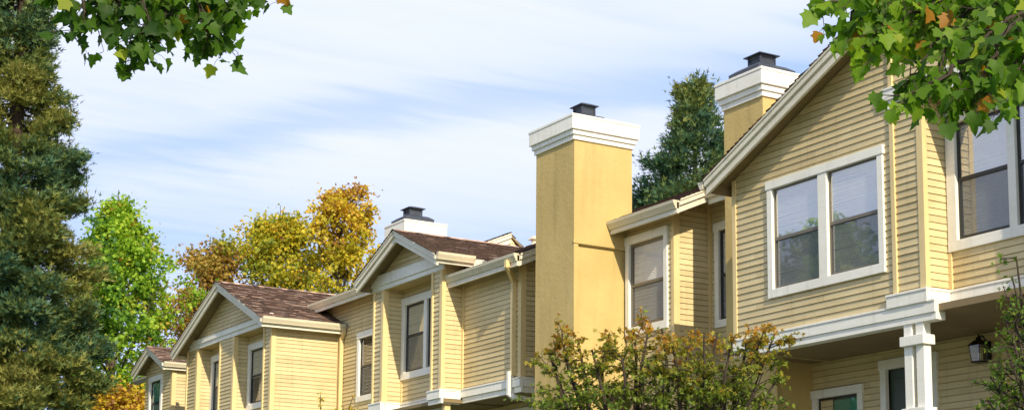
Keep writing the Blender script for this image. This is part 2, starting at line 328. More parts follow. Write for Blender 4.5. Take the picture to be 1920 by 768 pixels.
def window(parent, pl, u0, u1, z0, z1, lights=1, trim=0.11, head=0.13, sill=0.13, mull=0.10, rail=None, sash='bronze', cover='blind', mat='blind', low_screen=True, ears=0.02, frame_w=0.035, split=None, gl=None):
    """outer trim from u0..u1, z0..z1; trim proud of the siding, glass set back in the opening"""
    f = MB()
    pl.box(f, u0 - ears, u1 + ears, z1 - head, z1, -0.02, 0.045)
    pl.box(f, u0, u0 + trim, z0 + sill, z1 - head, -0.02, 0.035)
    pl.box(f, u1 - trim, u1, z0 + sill, z1 - head, -0.02, 0.035)
    pl.box(f, u0, u1, z0, z0 + sill, -0.02, 0.038)
    a, b, lo, hi = u0 + trim, u1 - trim, z0 + sill, z1 - head
    if split: edges = [a] + sum(([s - mull / 2, s + mull / 2] for s in split), []) + [b]
    else:
        w = (b - a - mull * (lights - 1)) / lights; edges = []
        for i in range(lights): edges += [a + i * (w + mull), a + i * (w + mull) + w]
    for i in range(1, len(edges) - 1, 2): pl.box(f, edges[i], edges[i + 1], lo, hi, -0.02, 0.033)
    fr = f.build('window', M['white'], parent, bevel=0.004)
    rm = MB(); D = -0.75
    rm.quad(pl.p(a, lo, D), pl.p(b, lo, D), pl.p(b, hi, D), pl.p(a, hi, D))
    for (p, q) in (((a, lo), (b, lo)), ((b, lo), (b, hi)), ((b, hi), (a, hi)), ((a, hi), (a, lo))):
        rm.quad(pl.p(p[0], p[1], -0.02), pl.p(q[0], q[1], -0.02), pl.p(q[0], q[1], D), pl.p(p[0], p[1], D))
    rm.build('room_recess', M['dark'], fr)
    rl = rail if rail is not None else (lo + hi) / 2
    for i in range(0, len(edges), 2):
        e0, e1 = edges[i], edges[i + 1]; w = frame_w; s = MB()
        pl.box(s, e0, e0 + w, lo, hi, -0.085, -0.012); pl.box(s, e1 - w, e1, lo, hi, -0.085, -0.012)
        pl.box(s, e0 + w, e1 - w, hi - w, hi, -0.085, -0.012); pl.box(s, e0 + w, e1 - w, lo, lo + w * 1.3, -0.085, -0.012)
        pl.box(s, e0 + w, e1 - w, rl - 0.022, rl + 0.022, -0.075, -0.008)
        s.build('sash', M[sash], fr)
        for (g0, g1, dd) in ((rl + 0.022, hi - w, -0.024), (lo + w * 1.3, rl - 0.022, -0.034)):
            g = MB(); g.quad(pl.p(e0 + w, g0, dd), pl.p(e1 - w, g0, dd), pl.p(e1 - w, g1, dd), pl.p(e0 + w, g1, dd)); g.build('pane', gl or M['glass'], fr)
        if low_screen:
            g = MB(); g.quad(pl.p(e0 + w, lo + w * 1.3, -0.020), pl.p(e1 - w, lo + w * 1.3, -0.020), pl.p(e1 - w, rl - 0.022, -0.020), pl.p(e0 + w, rl - 0.022, -0.020)); g.build('insect_screen', M['screen'], fr)
        cv = cover[i // 2] if isinstance(cover, (list, tuple)) else cover
        if cv in ('blind', 'both', 'upper'):
            bl = MB(); z = hi - 0.05; pl.box(bl, e0 + w + 0.01, e1 - w - 0.01, hi - 0.045, hi - 0.005, -0.10, -0.06)
            zend = rl - 0.02 if cv == 'both' or cv == 'upper' else lo + 0.05
            rb = random.Random(int(e0 * 977))
            while z > zend:
                sk = rb.gauss(0, 0.0025); bl.quad(pl.p(e0 + w + 0.012, z - 0.030, -0.036), pl.p(e1 - w - 0.012, z - 0.030 + sk, -0.036), pl.p(e1 - w - 0.012, z + sk, -0.050), pl.p(e0 + w + 0.012, z, -0.050)); z -= 0.027
            bl.build('blind', M[mat], fr)
        if cv in ('drape', 'both'):
            dr = MB(); n = 60; ztop = rl + 0.05 if cv == 'both' else hi; rg = random.Random(int(e0 * 100)); ph = rg.random() * 6
            L_ = e0 + w + 0.18 * (e1 - e0) if cv == 'both' else e0 + w
            for k in range(n):
                ua = L_ + (e1 - w - L_) * k / n; ub = L_ + (e1 - w - L_) * (k + 1) / n
                da, db = (-0.22 + 0.035 * math.sin(ph + 34 * x) + 0.02 * math.sin(13 * x) for x in (ua, ub))
                dr.quad(pl.p(ua, lo, da), pl.p(ub, lo, db), pl.p(ub, ztop, db), pl.p(ua, ztop, da))
            dr.build('drape', M['drape'], fr)
        if cv == 'shutter':
            bl = MB(); z = hi - 0.06
            pl.box(bl, e0 + w, e0 + w + 0.09, lo, hi, -0.14, -0.10)
            while z > lo + 0.05:
                bl.quad(pl.p(e0 + w + 0.05, z - 0.012, -0.10), pl.p(e1 - w, z - 0.012, -0.10), pl.p(e1 - w, z + 0.022, -0.155), pl.p(e0 + w + 0.05, z + 0.022, -0.155)); z -= 0.075
            bl.build('louvre_shutter', M[mat], fr)
        if cv == 'flat':
            bl = MB(); pl.box(bl, e0 + w, e1 - w, rl + 0.02, hi - w, -0.14, -0.13); bl.build('roller_blind', M[mat], fr)
    return fr

def shingle_plane(mb, o, a, b, la, lb, rnd, course=0.105, trim=None):
    """courses of shingles on the plane from origin o, a = unit along eave, b = unit up the slope; trim(s, t) tells whether a tab exists"""
    o, a, b = Vector(o), Vector(a).normalized(), Vector(b).normalized(); n = a.cross(b).normalized()
    if n.z < 0: n = -n
    rows = int(lb / course)
    for r in range(rows + 1):
        t0 = r * course; t1 = min(lb, t0 + course + 0.02)
        if t0 >= lb: break
        s = -rnd.random() * 0.2
        while s < la:
            w = rnd.choice((0.11, 0.16, 0.21, 0.30)); s0, s1 = max(0, s), min(la, s + w - 0.006); s += w
            if s1 - s0 < 0.02: continue
            if trim and not trim((s0 + s1) / 2, t0 + course * 0.5): continue
            h = 0.022 + rnd.random() * 0.010; dt = rnd.choice((0, 0, 0.018))
            tone = min(1, max(0, rnd.gauss(0.52, 0.36)))
            p = lambda ss, tt, hh: o + a * ss + b * tt + n * hh
            q0, q1, q2, q3 = p(s0, t0 + dt, h), p(s1, t0 + dt, h), p(s1, t1, 0.004), p(s0, t1, 0.004)
            mb.quad(q0, q1, q2, q3, tone=tone); mb.quad(p(s0, t0 + dt, 0), p(s1, t0 + dt, 0), q1, q0, tone=0.0)
def slab(mb, pts, thick=0.03):
    """roof deck: quad with thickness downward"""
    b = [Vector(p) - Vector((0, 0, thick)) for p in pts]; mb.hexa(b, [Vector(p) - Vector((0, 0, 0.002)) for p in pts])
def gutter(parent, a, b, side, h=0.13, d=0.12):
    """K-profile gutter; a-b top back edge, side = unit vector pointing outwards"""
    a, b, s = Vector(a), Vector(b), Vector(side)
    prof = [(0, -h), (0.62, -h), (0.70, -h * 0.80), (0.94, -h * 0.42), (1.0, -h * 0.30), (1.0, -0.012), (1.04, -0.010), (1.04, 0), (0.93, 0), (0.93, -0.025), (0.04, -0.025), (0.04, 0), (0, 0)]
    mb = MB(); P = [a + s * (q[0] * d) + Vector((0, 0, q[1])) for q in prof]
    n = len(P); i = len(mb.v); dv = b - a; mb.v += [tuple(p) for p in P] + [tuple(p + dv) for p in P]
    for k in range(n): mb.f.append((i + k, i + (k + 1) % n, i + n + (k + 1) % n, i + n + k)); mb.t.append(.5)
    capn = [0, 1, 2, 3, 4, 7, 12]
    mb.f.append(tuple(i + k for k in capn)); mb.f.append(tuple(i + n + k for k in capn)); mb.t += [.5, .5]
    return mb.build('gutter', M['cream'], parent)
def rake(parent, a, b, side, d1=0.10, d2=0.11, t=0.05):
    """two-step bargeboard from a to b (top edge line), facing `side`"""
    a, b, s = Vector(a), Vector(b), Vector(side); mb = MB(); Z = Vector((0, 0, 1))
    def strip(z0, z1, o0, o1):
        mb.hexa([a + Z * z0 + s * o0, b + Z * z0 + s * o0, b + Z * z0 + s * o1, a + Z * z0 + s * o1], [a + Z * z1 + s * o0, b + Z * z1 + s * o0, b + Z * z1 + s * o1, a + Z * z1 + s * o1])
    strip(-d1, 0.0, -0.02, t); strip(-d1 - d2, -d1, -0.03, t * 0.25); strip(-0.025, 0.004, 0.0, t + 0.018)
    return mb.build('bargeboard', M['rakepaint'], parent)
def flat_box(parent, name, mat, *b, bevel=0.004):
    mb = MB(); mb.box(*b); return mb.build(name, M[mat], parent, bevel=bevel)
P_ = 0.44
def gable(parent, xf, ya, za, half_l, half_r, xback, wall_x, z_wall, rnd, name='roof', over=None, fall_l=None):
    """cross gable with its ridge along X: apex (xf, ya, za), feet half_l towards +Y and half_r towards -Y"""
    roof = MB(); zl, zr = za - P_ * half_l, za - P_ * half_r
    slab(roof, [(xf, ya, za), (xback, ya, za), (xback, ya - half_r, zr), (xf, ya - half_r, zr)], 0.05)
    slab(roof, [(xf, ya, za), (xf, ya + half_l, zl), (xback, ya + half_l, zl), (xback, ya, za)], 0.05)
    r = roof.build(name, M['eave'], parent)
    sh = MB(); n = math.hypot(1, P_)
    shingle_plane(sh, (xf - 0.085, ya - half_r - 0.03, zr - 0.03 * P_ + 0.003), (1, 0, 0), (0, 1, P_), xback - xf + 0.085, (half_r + 0.03) * n, rnd)
    shingle_plane(sh, (xf - 0.085, ya + half_l + 0.03, zl - 0.03 * P_ + 0.003), (1, 0, 0), (0, -1, P_), xback - xf + 0.085, (half_l + 0.03) * n, rnd)
    x = xf - 0.085
    while x < xback:
        sh.quad((x, ya - 0.12, za - 0.05 + 0.03), (x + 0.15, ya - 0.12, za - 0.05 + 0.03), (x + 0.15, ya, za + 0.035), (x, ya, za + 0.035), tone=min(1, max(0, rnd.gauss(0.4, 0.3))))
        sh.quad((x, ya + 0.12, za - 0.05 + 0.03), (x + 0.15, ya + 0.12, za - 0.05 + 0.03), (x + 0.15, ya, za + 0.035), (x, ya, za + 0.035), tone=rnd.random() * 0.6); x += 0.155
    sh.build('shingles', M['shingle'], r, tone=True)
    rake(r, (xf, ya, za + 0.0), (xf, ya + half_l, zl), (-1, 0, 0)); rake(r, (xf, ya, za), (xf, ya - half_r, zr), (-1, 0, 0))
    return r
def main_roof(parent, y0, y1, x0, c, ridge, rnd, rake_near=True, rake_far=False, xback=20.0):
    """long roof plane z = P_*x + c rising from the eave at x0 to the ridge, falling again behind"""
    z0, zr = P_ * x0 + c, P_ * ridge + c; roof = MB(); zb = zr - 0.8 * (xback - ridge)
    slab(roof, [(x0, y0, z0), (x0, y1, z0), (ridge, y1, zr), (ridge, y0, zr)], 0.05)
    slab(roof, [(ridge, y0, zr), (ridge, y1, zr), (xback, y1, zb), (xback, y0, zb)], 0.05)
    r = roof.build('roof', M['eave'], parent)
    sh = MB(); shingle_plane(sh, (x0 - 0.03, y0 - 0.085, z0 - 0.03 * P_ + 0.003), (0, 1, 0), (1, 0, P_), y1 - y0 + 0.085, (ridge - x0 + 0.03) * math.hypot(1, P_), rnd)
    shingle_plane(sh, (xback, y0, zb + 0.003), (0, 1, 0), (-1, 0, 0.8), y1 - y0, (xback - ridge) * math.hypot(1, 0.8), rnd, 0.3)
    sh.build('shingles', M['shingle'], r, tone=True)
    if rake_near: rake(r, (x0, y0, z0), (ridge, y0, zr), (0, -1, 0))
    if rake_far: rake(r, (x0, y1, z0), (ridge, y1, zr), (0, 1, 0))
    return r
def chimney(parent, x0, x1, y0, y1, z0, ztop, tiers, flue, name='chimney', bk=1.0):
    """tiers: (overhang, top z, bottom z) of the white cap boards"""
    mb = MB(); mb.box(x0, x1, y0, y1, z0, ztop - 0.03)
    ch = mb.build(name, M['stucco'], parent)
    c = MB()
    for (ov, zt, zb) in tiers: c.box(x0 - ov, x1 + ov * bk, y0 - ov, y1 + ov, zb, zt)
    c.build('chimney_cap', M['white'], ch, bevel=0.006)
    fx, fy, bw, pw = flue; f = MB()
    def sq(w, z, dx=0): return [(fx - w, fy - w, z), (fx + w, fy - w, z), (fx + w, fy + w, z), (fx - w, fy + w, z)]
    b = ztop; f.hexa(sq(bw, b - 0.01), sq(bw, b + 0.10)); f.hexa(sq(bw, b + 0.10), sq(bw * 0.72, b + 0.17))
    f.hexa(sq(pw * 0.62, b + 0.165), sq(pw * 0.64, b + 0.29)); f.hexa(sq(pw * 0.64, b + 0.29), sq(pw * 0.74, b + 0.35)); f.hexa(sq(pw, b + 0.35), sq(pw, b + 0.365)); f.hexa(sq(pw, b + 0.365), sq(pw * 0.45, b + 0.41))
    for sx, sy in ((-1, -1), (-1, 1), (1, -1), (1, 1)):
        f.box(fx + sx * pw * 0.70 - 0.012, fx + sx * pw * 0.70 + 0.012, fy + sy * pw * 0.70 - 0.012, fy + sy * pw * 0.70 + 0.012, b + 0.17, b + 0.355)
    f.build('flue_cap', M['flue'], ch)
    return ch
def downspout(parent, pts, w=0.042, mat='corner'):
    mb = MB()
    for a, b in zip(pts, pts[1:]):
        a, b = Vector(a), Vector(b); d = (b - a).normalized()
        s = d.cross(Vector((0, 1, 0)) if abs(d.y) < 0.7 else Vector((1, 0, 0))).normalized(); q = d.cross(s).normalized()
        a2, b2 = a - d * w * 0.5, b + d * w * 0.5
        mb.hexa([a2 + s * w + q * w * .8, a2 - s * w + q * w * .8, a2 - s * w - q * w * .8, a2 + s * w - q * w * .8], [b2 + s * w + q * w * .8, b2 - s * w + q * w * .8, b2 - s * w - q * w * .8, b2 + s * w - q * w * .8])
    return mb.build('downspout', M[mat], parent)
def band(parent, pl, u0, u1, z0, z1, z2, o=0.05, back=0.02, inset=0.0, name='band_board', cap=0.03):
    """two-step trim band: upper board z1..z2 proud, lower board z0..z1 set back"""
    mb = MB(); pl.box(mb, u0, u1, z1, z2 - cap, -back, o); pl.box(mb, u0 + inset, u1 - inset * 0, z0, z1, -back, o * 0.45); pl.box(mb, u0 - 0.004, u1 + 0.004, z2 - cap, z2, -back, o + 0.012)
    return mb.build(name, M['white'], parent, bevel=0.004)
RN = random.Random(11)
TER = 1.0     # height of the terrace the houses stand on

# ------------------------------------------------------------------ ground
def structure(o): o['kind'] = 'structure'; return o
mb = MB(); n = 60
def gz(x, y):
    t = min(1, max(0, (x - 4.5) / 4.0)); t = t * t * (3 - 2 * t); return GROUND + (TER - GROUND) * t
xs = [-1500, -400, -100, -30, -10, -4] + [4.3 + 0.3 * k for k in range(16)] + [12, 30, 100, 400, 1500]; ys = [-1500, -400, -100, -30, -5, 0, 10, 20, 30, 45, 60, 100, 400, 1500]
for x0, x1 in zip(xs, xs[1:]):
    for y0, y1 in zip(ys, ys[1:]): mb.quad((x0, y0, gz(x0, 0)), (x1, y0, gz(x1, 0)), (x1, y1, gz(x1, 0)), (x0, y1, gz(x0, 0)))
structure(mb.build('ground', M['lawn']))
mb = MB(); mb.box(-7.0, 1.0, -200, 200, GROUND - 0.1, GROUND + 0.004); structure(mb.build('road', M['asphalt']))
mb = MB(); mb.box(1.0, 2.9, -200, 200, GROUND - 0.1, GROUND + 0.12); structure(mb.build('pavement', M['concrete']))
mb = MB(); mb.box(-8.9, -7.0, -200, 200, GROUND - 0.1, GROUND + 0.12); structure(mb.build('pavement', M['concrete']))
mb = MB(); mb.box(10.0, 11.2, 2, 60, TER - 0.1, TER + 0.03); structure(mb.build('path', M['concrete']))

X = lambda c: Plane('X', c)
Y = lambda c: Plane('Y', c)
def shell(parent, x0, x1, y0, y1, z0, z1):
    """plain inner core behind the siding so that no light leaks through from the back"""
    mb = MB(); mb.box(x0, x1, y0, y1, z0, z1); mb.build('inner_wall', M['soffit'], parent)

# ------------------------------------------------------------------ right house (big gable, porch)
RH = thing('townhouse', 'tan clapboard townhouse with a white porch column and wide double window under a broad gable', 'house', (14.4, 14.4, TER))
# gable wall, street side, and its openings
rW = (14.985, 17.235, 4.12, 5.745)
apexY, apexZ = 13.05, 8.17
def rakez(y): return apexZ - P_ * abs(y - apexY) - 0.06
wall(RH, X(14.4), [(14.86, 3.64), (18.0, 3.64), (18.0, rakez(18.0)), (14.86, rakez(14.86))], [(rW[0] + .03, rW[1] - .03, rW[2] + .03, rW[3] - .03)])
wall(RH, X(14.4), [(12.0 + 0.0, 6.42), (14.80, 6.42), (14.80, rakez(14.80)), (apexY, rakez(apexY)), (12.0, rakez(12.0))])
wall(RH, X(14.4), [(12.0 - 3.4, 3.64), (12.0, 3.64), (12.0, rakez(12.0)), (12.0 - 3.4, rakez(8.6))])
window(RH, X(14.4), *rW, lights=2, trim=0.10, head=0.115, sill=0.12, split=[16.115], mull=0.17, rail=4.93, sash='greysash', frame_w=0.022, gl=M['glass_coated'])
edge_post(RH, 14.4, 14.32, 3.81, 6.18, 0.06, 0.085, 0.014)
wall(RH, X(14.4), [(14.40, 3.81), (14.80, 3.81), (14.80, 6.2), (14.40, 6.2)])
board(RH, 'corner_board', X(14.4), 14.785, 14.855, 3.81, 6.16, o1=0.03)
board(RH, 'corner_board', X(14.4), 14.785, 14.855, 6.44, rakez(14.82) - 0.1, o1=0.03)
board(RH, 'corner_board', X(14.4), 17.93, 18.01, 3.66, rakez(18.0), o1=0.02)
wall(RH, Y(14.32), [(14.46, 3.81), (14.80, 3.81), (14.80, 6.2), (14.46, 6.2)])
wall(RH, X(14.8), [(12.0, 3.81), (14.32, 3.81), (14.32, 6.2), (12.0, 6.2)], [(12.13, 14.24, 4.33, 6.0)])
window(RH, X(14.8), 12.10, 14.30, 4.285, 6.02, lights=2, trim=0.15, head=0.14, sill=0.13, split=[13.26], mull=0.12, rail=5.17, cover=('both', 'blind'), ears=0.0, gl=M['glass_coated'])
board(RH, 'corner_board', X(14.8), 14.26, 14.315, 3.81, 4.28, o1=0.03)
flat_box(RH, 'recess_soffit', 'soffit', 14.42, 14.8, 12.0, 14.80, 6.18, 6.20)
band(RH, X(14.4), 11.9, 14.93, 6.17, 6.285, 6.44, o=0.06, inset=0.0, name='gable_header')
band(RH, X(14.4), 14.26, 14.95, 3.53, 3.64, 3.81, o=0.06)
band(RH, Y(14.32), 14.425, 14.74, 3.53, 3.64, 3.81, o=0.06)
band(RH, X(14.8), 12.0, 14.26, 3.53, 3.64, 3.81, o=0.06)
band(RH, X(14.4), 14.16, 18.01, 3.41, 3.50, 3.66, o=0.035, back=0.14, name='porch_beam')
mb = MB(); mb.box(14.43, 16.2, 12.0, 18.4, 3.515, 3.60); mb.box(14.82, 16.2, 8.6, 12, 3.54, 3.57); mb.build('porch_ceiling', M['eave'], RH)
wall(RH, X(16.16), [(9.0, TER), (18.41, TER), (18.41, 3.55), (9.0, 3.55)], [(17.36, 18.37, 1.75, 3.08), (15.98, 16.90, TER, 3.31)])
window(RH, X(16.16), 17.34, 18.40, 1.70, 3.11, trim=0.105, head=0.12, ears=0.02, low_screen=False, cover='blind', mat='tealcloth')
dm = MB(); P16 = X(16.16)
P16.box(dm, 16.86, 16.97, TER, 3.25, -0.02, 0.04); P16.box(dm, 15.90, 16.01, TER, 3.25, -0.02, 0.04); P16.box(dm, 15.88, 16.99, 3.25, 3.385, -0.02, 0.05)
dfr = dm.build('door_frame', M['white'], RH)
dm = MB(); P16.box(dm, 16.01, 16.86, TER, 3.25, -0.10, -0.05)
for k in range(2):
    for j in range(3): P16.box(dm, 16.08 + 0.38 * k, 16.40 + 0.38 * k, TER + 0.15 + 0.70 * j, TER + 0.72 + 0.70 * j, -0.05, -0.035)
dd = dm.build('door', M['door'], dfr, bevel=0.006)
board(RH, 'corner_board', X(16.16), 14.66, 14.76, TER, 3.55, o1=0.035)
flat_box(RH, 'porch_floor', 'concrete', 13.9, 16.2, 9.0, 18.4, TER - 0.1, TER + 0.12)
# the far side of the gable block and the closed core
mb = MB(); mb.box(14.42, 22, 18.002, 18.03, 3.5, 5.7); mb.build('side_wall', M['siding'], RH)
shell(RH, 16.5, 18.6, 9.0, 17.9, TER, 6.6)
mb = MB(); mb.box(14.46, 16.0, 14.86, 14.9, 3.6, 6.3); mb.box(14.46, 16.6, 17.5, 17.9, 3.6, 5.7); mb.box(15.6, 16.6, 8.6, 17.9, 3.6, 6.3); mb.box(14.6, 15.6, 14.9, 17.5, 5.85, 6.3); mb.box(14.6, 15.6, 14.9, 17.5, 3.6, 4.05); mb.build('inner_wall', M['soffit'], RH)
gr = gable(RH, 14.05, apexY, apexZ, 5.10, 5.10, 20.5, 14.4, 6, RN)
gutter(gr, (14.0, 18.18, 5.91), (20.5, 18.18, 5.91), (0, 1, 0), 0.11, 0.11)
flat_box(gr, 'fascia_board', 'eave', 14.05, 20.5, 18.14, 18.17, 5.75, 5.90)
# porch column: two slim posts tied by blocks
pc = MB()
for y0 in (14.39, 14.59): pc.box(14.40, 14.52, y0, y0 + 0.135, TER + 0.1, 3.42)
pcol = pc.build('porch_column', M['white'], RH, bevel=0.006)
pc = MB(); pc.box(14.35, 14.55, 14.35, 14.75, 3.14, 3.26); pc.build('column_block', M['white'], pcol, bevel=0.006)
pc = MB(); pc.box(14.35, 14.55, 14.35, 14.75, 2.26, 2.38); pc.build('column_block', M['white'], pcol, bevel=0.006)
pc = MB(); pc.box(14.46, 14.50, 14.52, 14.60, TER + 0.1, 3.42); pc.build('column_web', M['soffit'], pcol)

# ------------------------------------------------------------------ house with the tall chimneys
MH = thing('townhouse', 'tan clapboard townhouse between two tall stucco chimneys with a single blinds covered window', 'house', (15.44, 20.8, TER))
wall(MH, X(15.44), [(20.87, TER), (22.12, TER), (22.12, 6.2), (20.87, 6.2)], [(21.0, 22.09, 4.39, 5.97), (21.0, 22.09, 1.65, 2.90)])
window(MH, X(15.44), 20.955, 22.115, 4.345, 6.0, trim=0.10, head=0.135, sill=0.13, rail=5.17, ears=0.015, frame_w=0.05, sash='greysash', gl=M['glass_clear'])
window(MH, X(15.44), 20.96, 22.11, 1.60, 2.95, trim=0.10, head=0.13, ears=0.0)
edge_post(MH, 15.44, 20.81, TER, 6.25, 0.10, 0.06, 0.015)
wall(MH, Y(20.81), [(15.54, TER), (16.18, TER), (16.18, 6.5), (15.54, 6.25)])
board(MH, 'corner_board', Y(20.81), 16.12, 16.18, TER, 6.5, o1=0.025)
wall(MH, X(16.18), [(18.0, TER), (20.80, TER), (20.80, 6.62), (18.0, 6.62)], [(19.7, 20.66, 4.4, 6.02)])
window(MH, X(16.18), 19.66, 20.69, 4.36, 6.06, trim=0.105, head=0.13, sill=0.12, ears=0.02, cover='blind')
wall(MH, X(16.18), [(23.2, TER), (24.5, TER), (24.5, 6.62), (23.2, 6.62)])
shell(MH, 17.0, 18.6, 18.0, 24.4, TER, 6.9)
mb = MB(); mb.box(16.3, 17.0, 18.0, 19.5, TER, 6.5); mb.box(16.3, 17.0, 20.85, 24.4, TER, 6.5); mb.box(15.6, 16.9, 21.9, 23.2, TER, 6.2); mb.build('inner_wall', M['soffit'], MH)
mr = main_roof(MH, 20.30, 23.6, 15.15, -0.42, 17.3, RN)
mr2 = main_roof(MH, 17.95, 20.29, 15.72, -0.42, 17.3, RN, rake_near=False)
gutter(mr, (15.15, 20.27, 6.225), (15.15, 22.10, 6.225), (-1, 0, 0), 0.13, 0.12)
flat_box(mr, 'fascia_board', 'rakepaint', 15.10, 15.145, 20.27, 22.10, 6.02, 6.20)
gutter(mr2, (15.72, 19.58, 6.45), (15.72, 20.28, 6.45), (-1, 0, 0), 0.12, 0.10)
gutter(mr2, (15.72, 18.0, 6.45), (15.72, 18.64, 6.45), (-1, 0, 0), 0.12, 0.10)
flat_box(mr2, 'fascia_board', 'rakepaint', 15.72, 15.76, 18.0, 20.28, 6.24, 6.43)
cm = chimney(MH, 14.4, 15.55, 22.12, 23.30, 5.87, 7.945, [(0.105, 7.945, 7.90), (0.095, 7.90, 7.69), (0.06, 7.69, 7.61), (0.03, 7.61, 7.53)], (14.95, 22.66, 0.31, 0.18))
mb = MB(); mb.box(14.4, 15.50, 22.17, 23.30, TER, 5.87); mb.box(14.4, 14.485, 22.12, 22.17, TER, 5.87); mb.box(14.485, 15.50, 22.12, 22.17, 5.79, 5.87); mb.box(14.385, 15.22, 22.105, 22.12, 5.80, 5.865); mb.build('chimney_base', M['stucco'], cm)
ct = [(0.108, 7.965, 7.92), (0.098, 7.92, 7.71), (0.06, 7.71, 7.62), (0.03, 7.62, 7.535)]
cr = chimney(MH, 15.5, 16.45, 18.65, 19.58, TER, 7.965, ct, (15.85, 19.08, 0.36, 0.20))
mb = MB(); mb.box(15.49, 16.3, 18.41, 18.66, TER, 3.62); mb.build('chimney_base', M['stucco'], cr)

# ------------------------------------------------------------------ centre gable house
CH = thing('townhouse', 'tan clapboard townhouse with a small white banded gable, left of the tallest stucco chimney', 'house', (14.4, 26.6, TER))
def cz(y): return 7.035 - P_ * abs(y - 27.83) - 0.06
wall(CH, X(14.4), [(26.57, 6.42), (29.40, 6.42), (29.05, cz(29.1)), (27.83, cz(27.83)), (26.6, cz(26.6))])
wall(CH, X(14.4), [(26.63, 3.88), (26.94, 3.88), (26.94, 6.15), (26.63, 6.15)])
wall(CH, X(14.4), [(29.06, 3.88), (29.40, 3.88), (29.40, 6.15), (29.06, 6.15)])
board(CH, 'corner_board', X(14.4), 26.90, 26.965, 3.88, 6.12, o1=0.03)
board(CH, 'corner_board', X(14.4), 29.36, 29.42, 3.88, 6.12, o1=0.03)
edge_post(CH, 14.4, 26.57, 3.88, 6.15, 0.06, 0.08); edge_post(CH, 14.4, 28.99, 3.88, 6.15, 0.10, 0.08)
wall(CH, Y(26.57), [(14.46, 3.88), (14.84, 3.88), (14.84, 6.25), (14.46, 6.25)])
wall(CH, Y(28.99), [(14.5, 3.88), (14.82, 3.88), (14.82, 6.15), (14.5, 6.15)])
wall(CH, X(14.82), [(26.94, 3.88), (28.99, 3.88), (28.99, 6.15), (26.94, 6.15)], [(27.02, 28.94, 4.37, 5.93)])
window(CH, X(14.82), 26.99, 28.98, 4.33, 5.96, lights=2, trim=0.14, head=0.15, sill=0.14, split=[27.975], mull=0.13, rail=5.19, cover=('blind', 'blind'), mat='cblind', ears=0.0)
board(CH, 'corner_board', X(14.82), 28.93, 28.985, 3.88, 4.32, o1=0.025)
flat_box(CH, 'recess_soffit', 'soffit', 14.41, 14.85, 26.95, 29.0, 6.12, 6.14)
band(CH, X(14.4), 26.50, 29.52, 6.11, 6.20, 6.41, o=0.06, name='gable_header', cap=0.01)
wall(CH, X(14.84), [(24.55, 3.90), (26.57, 3.90), (26.57, 6.05), (24.55, 6.05)])
board(CH, 'corner_board', X(14.84), 26.51, 26.57, 3.9, 6.0, o1=0.03)
edge_post(CH, 14.84, 24.48, 3.90, 6.05, 0.09, 0.08, 0.018)
wall(CH, Y(24.48), [(14.93, 3.90), (16.3, 3.90), (16.3, 6.6), (14.93, 6.08)])
band(CH, X(14.4), 26.51, 27.02, 3.62, 3.71, 3.88, o=0.06); band(CH, Y(26.57), 14.425, 14.78, 3.62, 3.71, 3.88, o=0.06)
band(CH, X(14.82), 27.02, 28.93, 3.60, 3.69, 3.87, o=0.05); band(CH, X(14.4), 28.93, 29.47, 3.62, 3.71, 3.88, o=0.06); band(CH, Y(28.99), 14.425, 14.77, 3.62, 3.71, 3.88, o=0.06)
band(CH, X(14.84), 24.42, 26.51, 3.64, 3.74, 3.90, o=0.06); band(CH, Y(24.48), 14.87, 16.2, 3.64, 3.74, 3.90, o=0.06)
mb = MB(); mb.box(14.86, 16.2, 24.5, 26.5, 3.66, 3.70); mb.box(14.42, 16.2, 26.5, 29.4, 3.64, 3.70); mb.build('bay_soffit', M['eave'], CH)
wall(CH, X(15.7), [(24.5, TER), (29.4, TER), (29.4, 3.66), (24.5, 3.66)], [(25.1, 26.9, 1.9, 3.5)])
window(CH, X(15.7), 25.05, 26.95, 1.85, 3.55, lights=2, trim=0.11)
for yy in (26.6, 28.9): flat_box(CH, 'bay_post', 'corner', 14.5, 14.62, yy, yy + 0.12, TER, 3.63)
shell(CH, 16.3, 18.6, 24.55, 29.3, TER, 6.6)
mb = MB(); mb.box(14.95, 16.0, 24.6, 26.5, 3.75, 5.8); mb.box(15.65, 16.4, 26.6, 29.3, 3.75, 6.0); mb.build('inner_wall', M['soffit'], CH)
cg = gable(CH, 14.05, 27.83, 7.035, 1.68, 1.68, 17.0, 14.4, 6.4, RN)
gutter(cg, (14.02, 26.15, 6.32), (14.80, 26.15, 6.32), (0, -1, 0), 0.13, 0.11)
flat_box(cg, 'fascia_board', 'rakepaint', 14.06, 15.1, 26.145, 26.175, 6.13, 6.30)
gutter(cg, (14.02, 29.51, 6.29), (14.7, 29.51, 6.29), (0, 1, 0), 0.13, 0.11)
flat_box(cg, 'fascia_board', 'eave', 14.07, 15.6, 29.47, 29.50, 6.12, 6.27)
crf = main_roof(CH, 24.10, 26.85, 14.55, -0.42, 17.3, RN)
crf2 = main_roof(CH, 26.85, 29.0, 15.3, -0.42, 17.3, RN, rake_near=False)
gutter(crf, (14.55, 24.07, 5.99), (14.55, 26.63, 5.99), (-1, 0, 0), 0.135, 0.12)
flat_box(crf, 'fascia_board', 'rakepaint', 14.50, 14.545, 24.07, 26.6, 5.77, 5.96)
downspout(crf, [(14.45, 24.32, 5.88), (14.45, 24.32, 5.80), (14.79, 24.66, 5.62), (14.79, 24.66, 3.97)])
downspout(crf, [(14.745, 24.70, 4.00), (14.745, 24.70, 3.62), (14.80, 24.66, 3.57), (15.6, 24.56, 3.50)], mat='white')
